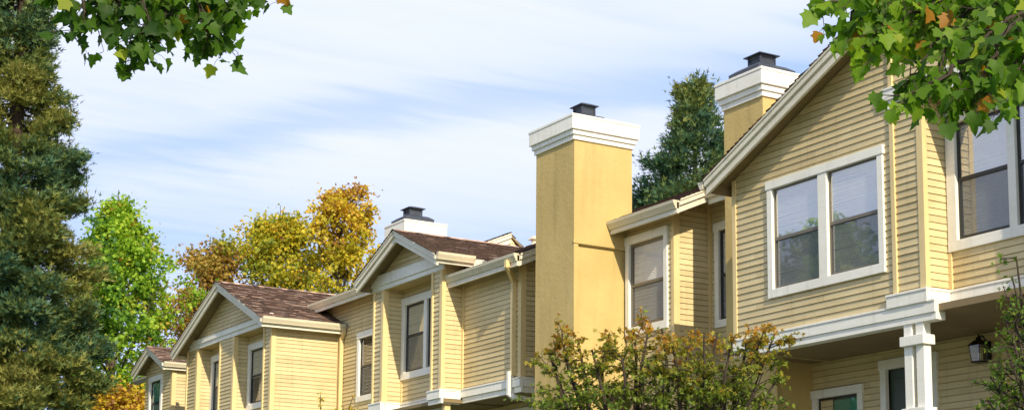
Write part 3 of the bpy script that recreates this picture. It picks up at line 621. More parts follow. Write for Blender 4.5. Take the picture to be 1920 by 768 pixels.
mb = MB(); mb.tube([(17.2, 27.9, 7.0), (17.2, 27.9, 7.26)], 0.05, 8); mb.hexa([(17.1, 27.8, 7.26), (17.3, 27.8, 7.26), (17.3, 28.0, 7.26), (17.1, 28.0, 7.26)], [(17.17, 27.87, 7.34), (17.23, 27.87, 7.34), (17.23, 27.93, 7.34), (17.17, 27.93, 7.34)]); mb.build('roof_vent', M['cream'], crf)

# wall section with the shuttered window, under the higher eave (belongs to the left gable house)
DH = thing('townhouse', 'tan clapboard townhouse with brown shingled gable over two tall recessed windows, left of centre', 'house', (14.4, 34.6, TER))
wall(DH, X(16.1), [(29.0, TER), (36.2, TER), (36.2, 6.95), (29.0, 6.95)], [(32.75, 33.64, 4.49, 6.0)])
window(DH, X(16.1), 32.71, 33.68, 4.45, 6.03, trim=0.12, head=0.14, sill=0.13, rail=5.25, cover='shutter', mat='white', ears=0.0)
wall(DH, Y(29.03), [(16.12, 6.3), (18.4, 6.3), (17.3, 7.55)])
wr = main_roof(DH, 29.0, 41.2, 15.77, 0.0, 17.3, RN, rake_near=True)
gutter(wr, (15.77, 29.0, 6.92), (15.77, 35.55, 6.92), (-1, 0, 0), 0.135, 0.12)
flat_box(wr, 'fascia_board', 'rakepaint', 15.73, 15.765, 29.0, 35.5, 6.70, 6.90)
chimney(DH, 16.6, 17.48, 32.37, 33.17, 6.9, 8.47, [(0.115, 8.47, 8.43), (0.10, 8.43, 8.19), (0.06, 8.19, 8.13)], (16.95, 32.75, 0.36, 0.215))
shell(DH, 16.4, 18.6, 29.0, 40.1, TER, 6.9)
def dz_(y): return 7.56 - P_ * abs(y - 37.22) - 0.06
wall(DH, X(14.4), [(34.65, 6.47), (39.95, 6.47), (39.6, dz_(39.65)), (37.22, dz_(37.22)), (34.65, dz_(34.65))])
for (a, b) in ((34.70, 35.07), (36.99, 37.83), (39.45, 40.10)): wall(DH, X(14.4), [(a, TER), (b, TER), (b, 6.28), (a, 6.28)])
for y in (34.63, 36.92, 39.38): edge_post(DH, 14.4, y, TER, 6.28, 0.09, 0.09)
for y in (35.07, 37.83, 40.10): board(DH, 'corner_board', X(14.4), y - 0.05, y + 0.02, TER, 6.26, o1=0.03)
wall(DH, Y(34.63), [(14.49, TER), (16.1, TER), (16.1, 6.35), (14.49, 6.35)])
board(DH, 'corner_board', Y(34.63), 16.02, 16.09, TER, 6.2, o1=0.03)
for y in (36.92, 39.38): wall(DH, Y(y), [(14.49, TER), (14.77, TER), (14.77, 6.28), (14.49, 6.28)])
wall(DH, X(14.77), [(35.07, TER), (36.92, TER), (36.92, 6.28), (35.07, 6.28)], [(35.24, 36.86, 4.52, 6.03)])
wall(DH, X(14.77), [(37.83, TER), (39.38, TER), (39.38, 6.28), (37.83, 6.28)], [(37.99, 39.32, 4.52, 6.05)])
window(DH, X(14.77), 35.20, 36.90, 4.48, 6.06, lights=1, trim=0.14, head=0.15, sill=0.14, rail=5.28, cover='both', mat='cblind', ears=0.0, low_screen=False)
window(DH, X(14.77), 37.95, 39.36, 4.48, 6.08, lights=1, trim=0.14, head=0.15, sill=0.14, rail=5.28, cover='blind', mat='cblind', ears=0.0)
flat_box(DH, 'recess_soffit', 'soffit', 14.41, 14.8, 35.0, 36.95, 6.25, 6.27); flat_box(DH, 'recess_soffit', 'soffit', 14.41, 14.8, 37.8, 39.4, 6.25, 6.27)
band(DH, X(14.4), 34.63, 40.16, 6.245, 6.345, 6.47, o=0.06, name='gable_header', cap=0.01)
mb = MB(); mb.box(15.62, 16.0, 34.7, 40.0, TER, 6.2); mb.build('inner_wall', M['soffit'], DH)
dg = gable(DH, 14.05, 37.22, 7.56, 3.04, 2.85, 17.2, 14.4, 6.4, RN)
gutter(dg, (14.02, 34.37, 6.32), (16.08, 34.37, 6.32), (0, -1, 0), 0.14, 0.12)
flat_box(dg, 'fascia_board', 'rakepaint', 14.07, 16.08, 34.365, 34.395, 6.10, 6.30)
gutter(dg, (14.02, 40.26, 6.23), (16.0, 40.26, 6.23), (0, 1, 0), 0.13, 0.12)
downspout(dg, [(16.03, 34.31, 6.20), (16.03, 34.32, 6.10), (16.04, 34.45, 6.0), (16.04, 34.45, TER)])
mb = MB()
for (x, y, z) in ((15.95, 33.98, 6.3),): mb.quad((16.09, 34.6, 6.46), (16.09, 34.15, 6.22), (16.04, 34.15, 6.26), (16.04, 34.6, 6.50))
mb.build('step_flashing', M['black'], dg)

# ------------------------------------------------------------------ far small gable house
EH = thing('townhouse', 'tan clapboard townhouse with a tiny gable and a window coloured with a green reflection, farthest of the row', 'house', (14.75, 42.3, TER))
def ez(y): return 6.807 - P_ * abs(y - 43.33) - 0.06
wall(EH, X(14.75), [(42.28, TER), (44.45, TER), (44.40, ez(44.4)), (43.33, ez(43.33)), (42.28, ez(42.28))], [(42.99, 44.0, 4.5, 6.03)])
window(EH, X(14.75), 42.96, 44.04, 4.45, 6.06, trim=0.125, head=0.14, sill=0.13, rail=5.33, cover='blind', mat='tealcloth', ears=0.0)  # teal blind colour stands in for the green reflection in this glass
edge_post(EH, 14.75, 42.2, TER, 6.3, 0.10, 0.09)
wall(EH, Y(42.2), [(14.85, TER), (16.2, TER), (16.2, 6.3), (14.85, 6.3)])
wall(EH, X(16.1), [(40.0, TER), (42.2, TER), (42.2, 6.6), (40.0, 6.6)])
wall(EH, X(15.5), [(44.45, TER), (46.6, TER), (46.6, 6.3), (44.45, 6.3)], [(45.3, 46.1, 4.5, 6.0)])
window(EH, X(15.5), 45.24, 46.16, 4.44, 6.04, trim=0.11, ears=0.0)
eg = gable(EH, 14.45, 43.33, 6.807, 1.28, 1.25, 17.0, 14.75, 6.4, RN)
gutter(eg, (14.43, 42.08, 6.26), (16.1, 42.08, 6.26), (0, -1, 0), 0.13, 0.11)
flat_box(eg, 'fascia_board', 'rakepaint', 14.47, 16.1, 42.075, 42.10, 6.06, 6.24)
er = main_roof(EH, 41.25, 46.7, 15.25, -0.42, 17.3, RN, rake_near=False)
gutter(er, (15.25, 44.4, 6.32), (15.25, 46.7, 6.32), (-1, 0, 0), 0.13, 0.12)
shell(EH, 16.4, 18.6, 41.3, 46.5, TER, 6.4)
mb = MB(); mb.box(15.55, 16.2, 42.3, 44.3, TER, 6.2); mb.build('inner_wall', M['soffit'], EH)

# ------------------------------------------------------------------ wall lantern
LT_ = thing('wall_lantern', 'black glass sided carriage lantern fixed to the tan siding beside the porch column', 'lantern', (16.16, 15.0, 3.2))
lx, ly = 15.98, 15.0
mb = MB(); mb.box(16.11, 16.145, ly - 0.055, ly + 0.055, 3.16, 3.40); mb.tube([(16.12, ly, 3.40), (16.05, ly, 3.47), (lx, ly, 3.46)], 0.012); mb.build('bracket', M['black'], LT_)
mb = MB(); w = 0.088; w2 = 0.068
for sx, sy in ((-1, -1), (1, -1), (1, 1), (-1, 1)):
    mb.tube([(lx + sx * w2, ly + sy * w2, 3.13), (lx + sx * w, ly + sy * w, 3.34)], 0.007, 4)
mb.box(lx - 0.075, lx + 0.075, ly - 0.075, ly + 0.075, 3.115, 3.132); mb.hexa([(lx + a * 0.105, ly + b * 0.105, 3.335) for a, b in ((-1, -1), (1, -1), (1, 1), (-1, 1))], [(lx + a * 0.045, ly + b * 0.045, 3.405) for a, b in ((-1, -1), (1, -1), (1, 1), (-1, 1))])
mb.tube([(lx, ly, 3.40), (lx, ly, 3.44), (lx, ly, 3.455), (lx, ly, 3.49)], [0.045, 0.035, 0.014, 0.004], 10)
mb.build('lantern_frame', M['black'], LT_)
mb = MB(); ring = ((-1, -1), (1, -1), (1, 1), (-1, 1))
for a, b in zip(ring, ring[1:] + ring[:1]): mb.quad((lx + a[0] * w2, ly + a[1] * w2, 3.135), (lx + b[0] * w2, ly + b[1] * w2, 3.135), (lx + b[0] * w, ly + b[1] * w, 3.335), (lx + a[0] * w, ly + a[1] * w, 3.335))
mb.build('lantern_glass', M['lampglass'], LT_)
mb = MB(); mb.tube([(lx, ly, 3.13), (lx, ly, 3.24)], 0.018, 8); mb.build('candle_tube', M['white'], LT_)












# ------------------------------------------------------------------ foliage
def leaf_mesh(name, mat, parent, pos, nrm, tip, size, tone, template, base, curl=0.0):
    """pos: N x 3 leaf bases, nrm: leaf normals, tip: stem-to-tip directions; template = (verts, faces)"""
    V = np.array(template[0], float); F = template[1]; n = len(pos)
    t = tip / np.maximum(np.linalg.norm(tip, axis=1, keepdims=True), 1e-6)
    s = np.cross(t, nrm); s /= np.maximum(np.linalg.norm(s, axis=1, keepdims=True), 1e-6); q = np.cross(s, t)
    sz = size.reshape(-1, 1, 1); cu = (1 + np.random.RandomState(9).normal(size=(n, 1, 1)) * curl) if curl else 1.0
    P = pos[:, None, :] - np.array(base)[None, None, :] + sz * (V[None, :, 0:1] * s[:, None, :] + V[None, :, 1:2] * t[:, None, :] + V[None, :, 2:3] * cu * q[:, None, :])
    me = bpy.data.meshes.new(name); k = len(V)
    lens = np.array([len(f) for f in F]); flat = np.concatenate([np.array(f) for f in F])
    loops = (np.arange(n)[:, None] * k + flat[None, :]).ravel()
    starts = (np.arange(n)[:, None] * len(flat) + (np.cumsum(lens) - lens)[None, :]).ravel()
    me.vertices.add(n * k); me.vertices.foreach_set('co', P.astype(np.float32).ravel())
    me.loops.add(len(loops)); me.loops.foreach_set('vertex_index', loops.astype(np.int32))
    me.polygons.add(n * len(F)); me.polygons.foreach_set('loop_start', starts.astype(np.int32))
    me.update(calc_edges=True)
    a = me.attributes.new('tone', 'FLOAT', 'FACE'); a.data.foreach_set('value', np.repeat(np.clip(tone, 0, 1), len(F)).astype(np.float32))
    return link(name, me, mat, parent)
def unit(rs, n):
    v = rs.normal(size=(n, 3)); return v / np.linalg.norm(v, axis=1, keepdims=True)
# a lobed leaf outline, folded a little along its midrib
def lobed(pts, fold=0.12, sag=0.10):
    right = [(x, y, fold * abs(x) - sag * y * y) for x, y in pts]; left = [(-x, y, z) for x, y, z in right[1:-1]]
    v = right + left; n = len(right); mid = list(range(n))
    lf = [0] + list(range(n, n + len(left))) + [n - 1]
    v.append((0, 0.5, -sag * 0.25)); c = len(v) - 1
    f = [(c, a, b) for a, b in zip(mid, mid[1:])] + [(c, b, a) for a, b in zip(lf, lf[1:])]
    return v, f
BROAD = lobed([(0, 0), (0.20, -0.06), (0.40, 0.02), (0.56, 0.10), (0.44, 0.24), (0.50, 0.38), (0.62, 0.56), (0.40, 0.58), (0.26, 0.68), (0.20, 0.84), (0, 1.02)], 0.22, 0.24)
STAR = lobed([(0, 0), (0.42, 0.02), (0.20, 0.20), (0.55, 0.48), (0.20, 0.46), (0.16, 0.62), (0, 1.0)], 0.1, 0.15)
SMALL = ([(0, 0, 0), (0.36, 0.40, 0.07), (0.18, 0.85, 0), (0, 0.55, -0.02), (-0.18, 0.85, 0), (-0.36, 0.40, 0.07)], [(0, 1, 2, 3), (0, 3, 4, 5)])
SPRAY = ([(0, 0, 0), (0.11, 0.35, 0.03), (0, 1, 0), (-0.11, 0.35, 0.03), (0.03, 0.10, 0), (0.42, 0.62, 0.06), (0.16, 0.45, 0.02), (-0.03, 0.12, 0), (-0.42, 0.62, -0.04), (-0.16, 0.45, 0.02)], [(0, 1, 2, 3), (4, 5, 6), (7, 9, 8)])

def limb(mb, p, d, length, r0, r1, rs, bend=0.15, up=0.0, n=5, sides=5):
    """a curving tapered limb; returns its points"""
    pts = [np.array(p, float)]; d = np.array(d, float); d /= np.linalg.norm(d)
    for i in range(n):
        d = d + rs.normal(size=3) * bend; d[2] += up; d /= np.linalg.norm(d); pts.append(pts[-1] + d * length / n)
    mb.tube([tuple(q) for q in pts], [r0 + (r1 - r0) * i / n for i in range(n + 1)], sides)
    return pts
def along(pts, t):
    k = min(int(t * (len(pts) - 1)), len(pts) - 2); f = t * (len(pts) - 1) - k; return pts[k] * (1 - f) + pts[k + 1] * f, pts[k + 1] - pts[k]

def broadleaf(root, base, height, env, seed, mat, bark, n_limbs=34, leaves=16000, size=0.17, tone=(0.5, 0.2), clump=0.42, crown_from=0.25, steep=0.8, tonef=None, lean=(0, 0), fill=0.35, template=SMALL, trunk_r=0.17):
    """env(t): crown radius at relative height t"""
    rs = np.random.RandomState(seed); b = np.array(base, float); mb = MB(); top = b + np.array([lean[0], lean[1], height])
    trunk = [b + (top - b) * k / 9 + np.array([*rs.normal(size=2) * 0.06 * height / 10, 0]) * (k > 0) for k in range(10)]
    mb.tube([tuple(p) for p in trunk], [trunk_r * (1 - 0.93 * k / 9) for k in range(10)], 8)
    centres = []
    for i in range(n_limbs):
        t = crown_from + (0.97 - crown_from) * (i + rs.rand()) / n_limbs; p, _ = along(trunk, t * 0.97)
        az = i * 2.399 + rs.normal() * 0.5; R = env(t) * rs.uniform(0.7, 1.12); st = steep * rs.uniform(0.6, 1.3)
        L = max(0.4, math.hypot(R, R * st * 0.6)); d = np.array([math.cos(az), math.sin(az), st])
        pts = limb(mb, p, d, L, trunk_r * 0.36 * (1 - t * 0.8) + 0.012, 0.008, rs, 0.13, 0.05)
        for j in range(7):
            q, dd = along(pts, rs.uniform(0.3, 1.0)); l2 = L * rs.uniform(0.18, 0.42)
            sd = dd / np.linalg.norm(dd) + unit(rs, 1)[0] * 0.9; sd[2] += 0.25
            sp = limb(mb, q, sd, l2, 0.012, 0.005, rs, 0.2, 0.03, 3, 3)
            centres += [(sp[-1], 1.0), (sp[2], 0.6)]
        centres.append((pts[-1], 1.0))
        if rs.rand() < fill: centres.append((along(pts, 0.45)[0], 0.8))
    root_o = mb.build('trunk', M[bark], root)
    c = np.array([x[0] for x in centres]); w = np.array([x[1] for x in centres]) * rs.uniform(0.25, 1.5, len(centres)); w /= w.sum()
    idx = rs.choice(len(c), leaves, p=w); jit = rs.normal(size=(leaves, 3)) * clump * np.array([1, 1, 0.75]) * rs.uniform(0.35, 1, (leaves, 1))
    pos = c[idx] + jit; cn = unit(rs, leaves) * 0.8 + np.array([0, 0, 0.7]); tip = unit(rs, leaves) + np.array([0, 0, -0.45])
    ct = rs.normal(size=len(c)) * tone[1]; tn = tone[0] + ct[idx] + rs.normal(size=leaves) * tone[1] * 0.6
    if tonef is not None: tn = tn + tonef(pos, b, height)
    leaf_mesh('crown', M[mat], root, pos, cn, tip, size * rs.uniform(0.65, 1.2, leaves), tn, template, root_loc(root))

def redwood(root, base, height, env, seed, n_br=130, sprays=60000, size=0.30, tone=(0.35, 0.16), zlow=0.05, zhigh=1.0, tonef=None, trunk_r=0.4, droop=-0.12):
    rs = np.random.RandomState(seed); b = np.array(base, float); mb = MB()
    trunk = [b + np.array([0, 0, height * k / 9]) for k in range(10)]
    mb.tube([tuple(p) for p in trunk], [trunk_r * (1 - 0.97 * k / 9) for k in range(10)], 9)
    C_, D_, W_ = [], [], []
    for i in range(n_br):
        t = zlow + (zhigh - zlow) * ((i + rs.rand()) / n_br); p = b + np.array([0, 0, height * t]); az = i * 2.399 + rs.normal() * 0.4
        R = max(0.25, env(t) * rs.uniform(0.62, 1.12)); el = droop + 0.75 * max(0, t - 0.75) * 2 + rs.normal() * 0.08
        pts = limb(mb, p, (math.cos(az), math.sin(az), el), R, 0.035 * (1.15 - t) + 0.01, 0.006, rs, 0.05, 0.035, 6, 4)
        m = max(3, int(R * 5.5))
        for j in range(m):
            u = rs.uniform(0.25, 1.0) ** 0.8; q, dd = along(pts, u); dd = dd / np.linalg.norm(dd)
            side = np.cross(dd, (0, 0, 1)) * rs.choice((-1, 1)); l2 = R * (1.05 - u) * rs.uniform(0.3, 0.6) + 0.22
            sd = dd * 0.75 + side * 0.8 + np.array([0, 0, rs.uniform(-0.15, 0.35)]); sd /= np.linalg.norm(sd)
            if rs.rand() < 0.35: mb.tube([tuple(q), tuple(q + sd * l2)], [0.010, 0.004], 3)
            for f in (0.35, 0.7, 1.0): C_.append(q + sd * l2 * f); D_.append(sd + np.array([0, 0, 0.25])); W_.append(0.6 + 0.4 * f)
        C_.append(pts[-1]); D_.append(pts[-1] - pts[-2]); W_.append(1.2)
    mb.build('trunk', M['redbark'], root)
    c = np.array(C_); d = np.array(D_); w = np.array(W_) * rs.uniform(0.4, 1.5, len(C_)); w /= w.sum()
    idx = rs.choice(len(c), sprays, p=w); pos = c[idx] + rs.normal(size=(sprays, 3)) * np.array([0.16, 0.16, 0.12])
    tip = d[idx] + unit(rs, sprays) * 0.8 + np.array([0, 0, 0.25]); nr = unit(rs, sprays) * 0.7 + np.array([0, 0, 0.8])
    ct = rs.normal(size=len(c)) * tone[1] * 0.8; tn = tone[0] + ct[idx] + rs.normal(size=sprays) * tone[1] * 0.5
    if tonef is not None: tn = tn + tonef(pos, b, height)
    leaf_mesh('crown', M['leaf_conifer'], root, pos, nr, tip, size * rs.uniform(0.55, 1.25, sprays), tn, SPRAY, root_loc(root))
def bumps(seed, k=0.8, amp=0.25):
    rs = np.random.RandomState(seed); ph = rs.rand(6) * 6.28; fr = rs.uniform(0.6, 1.6, 6) * k
    def f(p, b, h):
        return amp * (np.sin(p[:, 0] * fr[0] + ph[0]) * np.sin(p[:, 2] * fr[1] + ph[1]) + 0.7 * np.sin(p[:, 1] * fr[2] + p[:, 2] * fr[3] * 1.7 + ph[2]))
    return f
def interp(*pts):
    xs, ys = [p[0] for p in pts], [p[1] for p in pts]
    return lambda t: float(np.interp(t, xs, ys))

# tall redwood at the left, its tip far above the picture
t = thing('redwood_tree', 'towering dark redwood with olive and bluish sprays filling the left edge', 'tree', (11.6, 47.6, TER))
redwood(t, (11.6, 47.6, TER), 27.0, interp((0, 3.3), (0.18, 3.0), (0.28, 2.5), (0.38, 1.9), (0.48, 1.2), (0.56, 0.85), (0.75, 0.6), (1, 0.15)), 5, n_br=330, sprays=170000, size=0.24, tone=(0.56, 0.17), tonef=bumps(1, 0.7, 0.26))
t = thing('redwood_tree', 'small pointed redwood showing above the roof between the two tall chimneys', 'tree', (31.3, 41.2, TER))
redwood(t, (31.2, 40.9, TER), 15.3, interp((0, 3.2), (0.68, 2.9), (0.76, 2.1), (0.85, 1.15), (0.93, 0.5), (1, 0.08)), 8, n_br=190, sprays=52000, size=0.24, tone=(0.46, 0.17), tonef=bumps(2, 0.9, 0.22), zlow=0.45)
# bright green sweetgum
t = thing('sweetgum_tree', 'bright lime green sweetgum rising just right of the big dark redwood', 'tree', (17.3, 54.3, TER))
broadleaf(t, (16.95, 54.5, TER), 12.9, interp((0, 1.5), (0.2, 3.0), (0.45, 2.6), (0.65, 1.8), (0.8, 1.1), (0.92, 0.55), (1, 0.2)), 21, 'leaf_gum', 'bark', 70, 34000, 0.175, (0.44, 0.20), 0.26, 0.10, 1.5, tonef=lambda p, b, h: 0.16 * np.clip((p[:, 0] - b[0]) / 2, -1, 1.4) + 0.10 * np.sin(p[:, 2] * 1.1))
t = thing('autumn_tree', 'low orange and yellow tree behind the farthest small gable', 'tree', (16.0, 50.6, TER))
broadleaf(t, (16.4, 51.6, TER), 5.5, interp((0, 1.2), (0.4, 1.8), (0.8, 1.3), (1, 0.5)), 22, 'leaf_yellow', 'bark', 30, 10000, 0.17, (0.72, 0.16), 0.30, 0.15, 0.7)
t = thing('autumn_tree', 'rusty brown tree between the lime green sweetgum and the yellow trees', 'tree', (21.2, 57.6, TER))
broadleaf(t, (21.55, 57.4, TER), 12.3, interp((0, 1.5), (0.3, 2.3), (0.6, 2.2), (0.8, 1.5), (1, 0.4)), 23, 'leaf_rust', 'bark', 46, 15000, 0.18, (0.45, 0.18), 0.33, 0.2, 0.9)
t = thing('autumn_tree', 'broad golden green tree standing left of the tallest yellow tree', 'tree', (23.6, 56.6, TER))
broadleaf(t, (23.7, 56.6, TER), 13.7, interp((0, 1.5), (0.4, 3.0), (0.65, 2.7), (0.82, 1.5), (1, 0.3)), 24, 'leaf_yellow', 'bark', 54, 25000, 0.17, (0.34, 0.17), 0.36, 0.25, 0.9)
t = thing('autumn_tree', 'tallest golden tree with thin brown topped crown behind the roofs', 'tree', (24.9, 53.6, TER))
broadleaf(t, (24.75, 53.65, TER), 14.0, interp((0, 1.5), (0.5, 2.5), (0.75, 1.75), (0.9, 1.1), (1, 0.45)), 25, 'leaf_yellow', 'darkbark', 62, 15500, 0.17, (0.40, 0.17), 0.24, 0.3, 1.25, tonef=lambda p, b, h: 0.40 * np.clip(((p[:, 2] - b[2]) / h - 0.72) / 0.28, -0.35, 1), fill=0.2)
t = thing('autumn_tree', 'pale yellow tree just left of the low chimney, mostly hidden by the centre gable', 'tree', (27.2, 53.0, TER))
broadleaf(t, (26.9, 52.6, TER), 10.2, interp((0, 1.5), (0.5, 2.3), (0.8, 1.7), (1, 0.5)), 26, 'leaf_yellow', 'bark', 36, 12000, 0.17, (0.55, 0.17), 0.33, 0.3, 0.9)
# trees across the street: they show mirrored in the window panes
for i, (x, y, h, s) in enumerate(((-13.0, 46.5, 16.4, 31), (-12.5, 55.0, 14.0, 33), (-14.0, 24.0, 9.0, 35))):
    t = thing('street_tree', ('tall green tree across the street, mirrored in the wide window', 'olive tree farther along the other side of the street', 'short green tree across the street opposite the chimneys')[i], 'tree', (x, y, GROUND), 'trees across the street')
    broadleaf(t, (x, y, GROUND), h, interp((0, 1.0), (0.35, 3.6), (0.7, 3.0), (1, 0.6)), s, 'leaf_gum', 'bark', 36, 9000, 0.34, (0.3, 0.2), 0.5, 0.2, 0.8)

# Japanese maple in front of the chimneys
def fine_maple(root, base, stems, seed, mat, leaves, size, tonef, spread=0.16, tw=0.5, sr=0.028, dens=8):
    """stems: polylines; fine twigs fan out of their upper parts and carry small star leaves in flat layers"""
    rs = np.random.RandomState(seed); mb = MB(); c = []
    for pts in stems:
        pts = [np.array(p, float) for p in pts]; n = len(pts)
        mb.tube([tuple(p) for p in pts], [sr * (1 - 0.75 * k / (n - 1)) + 0.003 for k in range(n)], 6)
        for j in range(dens):
            u = rs.uniform(0.40, 1.0); q, dd = along(pts, u); dd = dd / np.linalg.norm(dd)
            sd = dd * 0.7 + unit(rs, 1)[0] * 0.95; sd[2] = abs(sd[2]) * 0.4 + 0.05
            l = tw * rs.uniform(0.5, 1.15) * (1.25 - 0.55 * u); sp = limb(mb, q, sd, l, 0.007, 0.003, rs, 0.22, 0.0, 4, 4)
            for k in range(4):
                q2, d2 = along(sp, rs.uniform(0.35, 1)); s2 = d2 / np.linalg.norm(d2) + unit(rs, 1)[0] * 0.8; s2[2] *= 0.5
                e = limb(mb, q2, s2, l * 0.38, 0.0035, 0.002, rs, 0.2, 0.0, 2, 3)
                c += [e[0], e[1], e[2]]
        c += [pts[-1]] * 2
    mb.build('trunk', M['darkbark'], root)
    c = np.array(c); w = rs.uniform(0.3, 1.4, len(c)); w /= w.sum(); idx = rs.choice(len(c), leaves, p=w)
    pos = c[idx] + rs.normal(size=(leaves, 3)) * np.array([spread * 0.55, spread * 0.55, spread * 0.30]); tip = unit(rs, leaves) + np.array([0, 0, -0.35]); nr = unit(rs, leaves) * 0.75 + np.array([0, 0, 0.8])
    tn = rs.normal(size=leaves) * 0.13 + tonef(pos) + (rs.normal(size=len(c)) * 0.12)[idx]
    leaf_mesh('crown', M[mat], root, pos, nr, tip, size * rs.uniform(0.6, 1.2, leaves), tn, STAR, root_loc(root))
MA, MC, SB = (10.63, 15.3, 0.9), (11.12, 14.77, 0.9), (9.99, 8.66, 0.95)
MST = [[MA, (10.14, 15.56, 2.01), (10.06, 15.81, 2.56), (9.96, 15.81, 2.86)], [MA, (10.16, 15.37, 2.04), (10.01, 15.48, 2.61), (9.92, 15.47, 2.94)], [MA, (10.29, 15.47, 2.05), (10.32, 15.64, 2.63), (10.24, 15.63, 2.96)], [MA, (10.31, 15.11, 1.98), (10.14, 15.06, 2.48), (10.05, 15.07, 2.78)], [MA, (10.14, 15.35, 1.87), (9.92, 15.47, 2.3), (9.83, 15.48, 2.54)], [MA, (10.39, 15.55, 1.9), (10.4, 15.87, 2.38), (10.33, 15.87, 2.62)], [MA, (10.43, 15.34, 1.96), (10.46, 15.47, 2.48), (10.44, 15.43, 2.76)], [MA, (10.38, 15.02, 1.95), (10.34, 14.84, 2.42), (10.28, 14.83, 2.71)], [MA, (10.64, 15.09, 2.04), (10.66, 15.09, 2.59), (10.62, 15.05, 2.91)], [MA, (10.65, 14.95, 2.06), (10.59, 14.88, 2.63), (10.62, 14.81, 2.97)], [MC, (11.02, 14.96, 2.12), (11.06, 15.06, 2.73), (10.98, 15.04, 3.1)], [MC, (10.93, 14.62, 2.01), (10.76, 14.45, 2.52), (10.68, 14.44, 2.84)], [MA, (10.54, 15.19, 1.82), (10.45, 15.28, 2.23), (10.45, 15.24, 2.44)], [MA, (10.74, 15.23, 1.89), (10.89, 15.35, 2.36), (10.87, 15.31, 2.6)], [MC, (10.88, 14.73, 1.89), (10.7, 14.64, 2.32), (10.66, 14.62, 2.57)], [MC, (11.11, 14.74, 2.04), (11.06, 14.73, 2.58), (11.07, 14.67, 2.9)], [MC, (11.17, 14.53, 2.06), (11.07, 14.37, 2.61), (11.03, 14.33, 2.95)], [MC, (11.32, 14.67, 2.09), (11.38, 14.64, 2.68), (11.4, 14.56, 3.03)], [MC, (11.3, 14.4, 1.99), (11.21, 14.19, 2.49), (11.23, 14.12, 2.79)], [MC, (11.48, 14.46, 2.03), (11.55, 14.33, 2.57), (11.57, 14.25, 2.89)], [MC, (11.43, 14.31, 2.06), (11.45, 14.03, 2.6), (11.52, 13.92, 2.93)], [MC, (11.58, 14.34, 2.08), (11.68, 14.11, 2.64), (11.77, 14.0, 2.99)], [MC, (11.24, 14.75, 1.91), (11.34, 14.72, 2.38), (11.36, 14.66, 2.63)], [MC, (11.36, 14.45, 1.87), (11.29, 14.29, 2.28), (11.37, 14.2, 2.52)], [MC, (11.36, 14.33, 1.86), (11.43, 13.98, 2.26), (11.49, 13.9, 2.49)], [MC, (11.56, 14.39, 1.84), (11.72, 14.16, 2.25), (11.82, 14.06, 2.46)], [MC, (11.04, 14.65, 1.81), (10.94, 14.52, 2.19), (10.93, 14.49, 2.39)], [MA, (10.34, 15.2, 1.76), (10.14, 15.25, 2.12), (10.1, 15.24, 2.29)], [MC, (11.47, 14.57, 1.78), (11.59, 14.49, 2.15), (11.68, 14.41, 2.32)], [MC, (10.88, 14.76, 1.73), (10.68, 14.7, 2.06), (10.64, 14.69, 2.22)], [MC, (11.13, 14.49, 1.74), (11.07, 14.23, 2.06), (11.07, 14.2, 2.23)], [MA, (10.21, 15.51, 1.76), (10.17, 15.7, 2.14), (10.06, 15.73, 2.31)]]
SST = [[SB, (9.74, 8.52, 1.52), (9.54, 8.51, 2.21), (9.47, 8.49, 2.6)], [SB, (9.77, 8.65, 1.37), (9.61, 8.63, 1.97), (9.53, 8.62, 2.3)], [SB, (9.73, 8.57, 1.28), (9.54, 8.58, 1.83), (9.44, 8.59, 2.13)], [SB, (9.57, 8.43, 1.26), (9.43, 8.42, 1.8), (9.35, 8.41, 2.09)], [SB, (9.75, 8.54, 1.4), (9.64, 8.49, 2.02), (9.57, 8.47, 2.36)], [SB, (9.78, 8.68, 1.19), (9.64, 8.67, 1.69), (9.54, 8.68, 1.94)], [SB, (9.71, 8.62, 1.07), (9.51, 8.66, 1.5), (9.38, 8.7, 1.71)], [SB, (9.6, 8.45, 1.11), (9.45, 8.45, 1.55), (9.35, 8.47, 1.78)], [SB, (9.67, 8.5, 1.19), (9.57, 8.47, 1.69), (9.51, 8.46, 1.95)], [SB, (9.71, 8.64, 1.0), (9.49, 8.7, 1.37), (9.37, 8.74, 1.55)], [SB, (9.68, 8.53, 1.0), (9.57, 8.53, 1.38), (9.48, 8.55, 1.56)], [SB, (9.87, 8.75, 1.12), (9.69, 8.77, 1.57), (9.58, 8.8, 1.8)], [SB, (9.8, 8.53, 1.28), (9.7, 8.49, 1.83), (9.66, 8.46, 2.13)], [SB, (9.5, 8.37, 1.19), (9.34, 8.37, 1.69), (9.27, 8.37, 1.96)], [SB, (9.79, 8.62, 1.45), (9.64, 8.59, 2.1), (9.53, 8.59, 2.46)]]
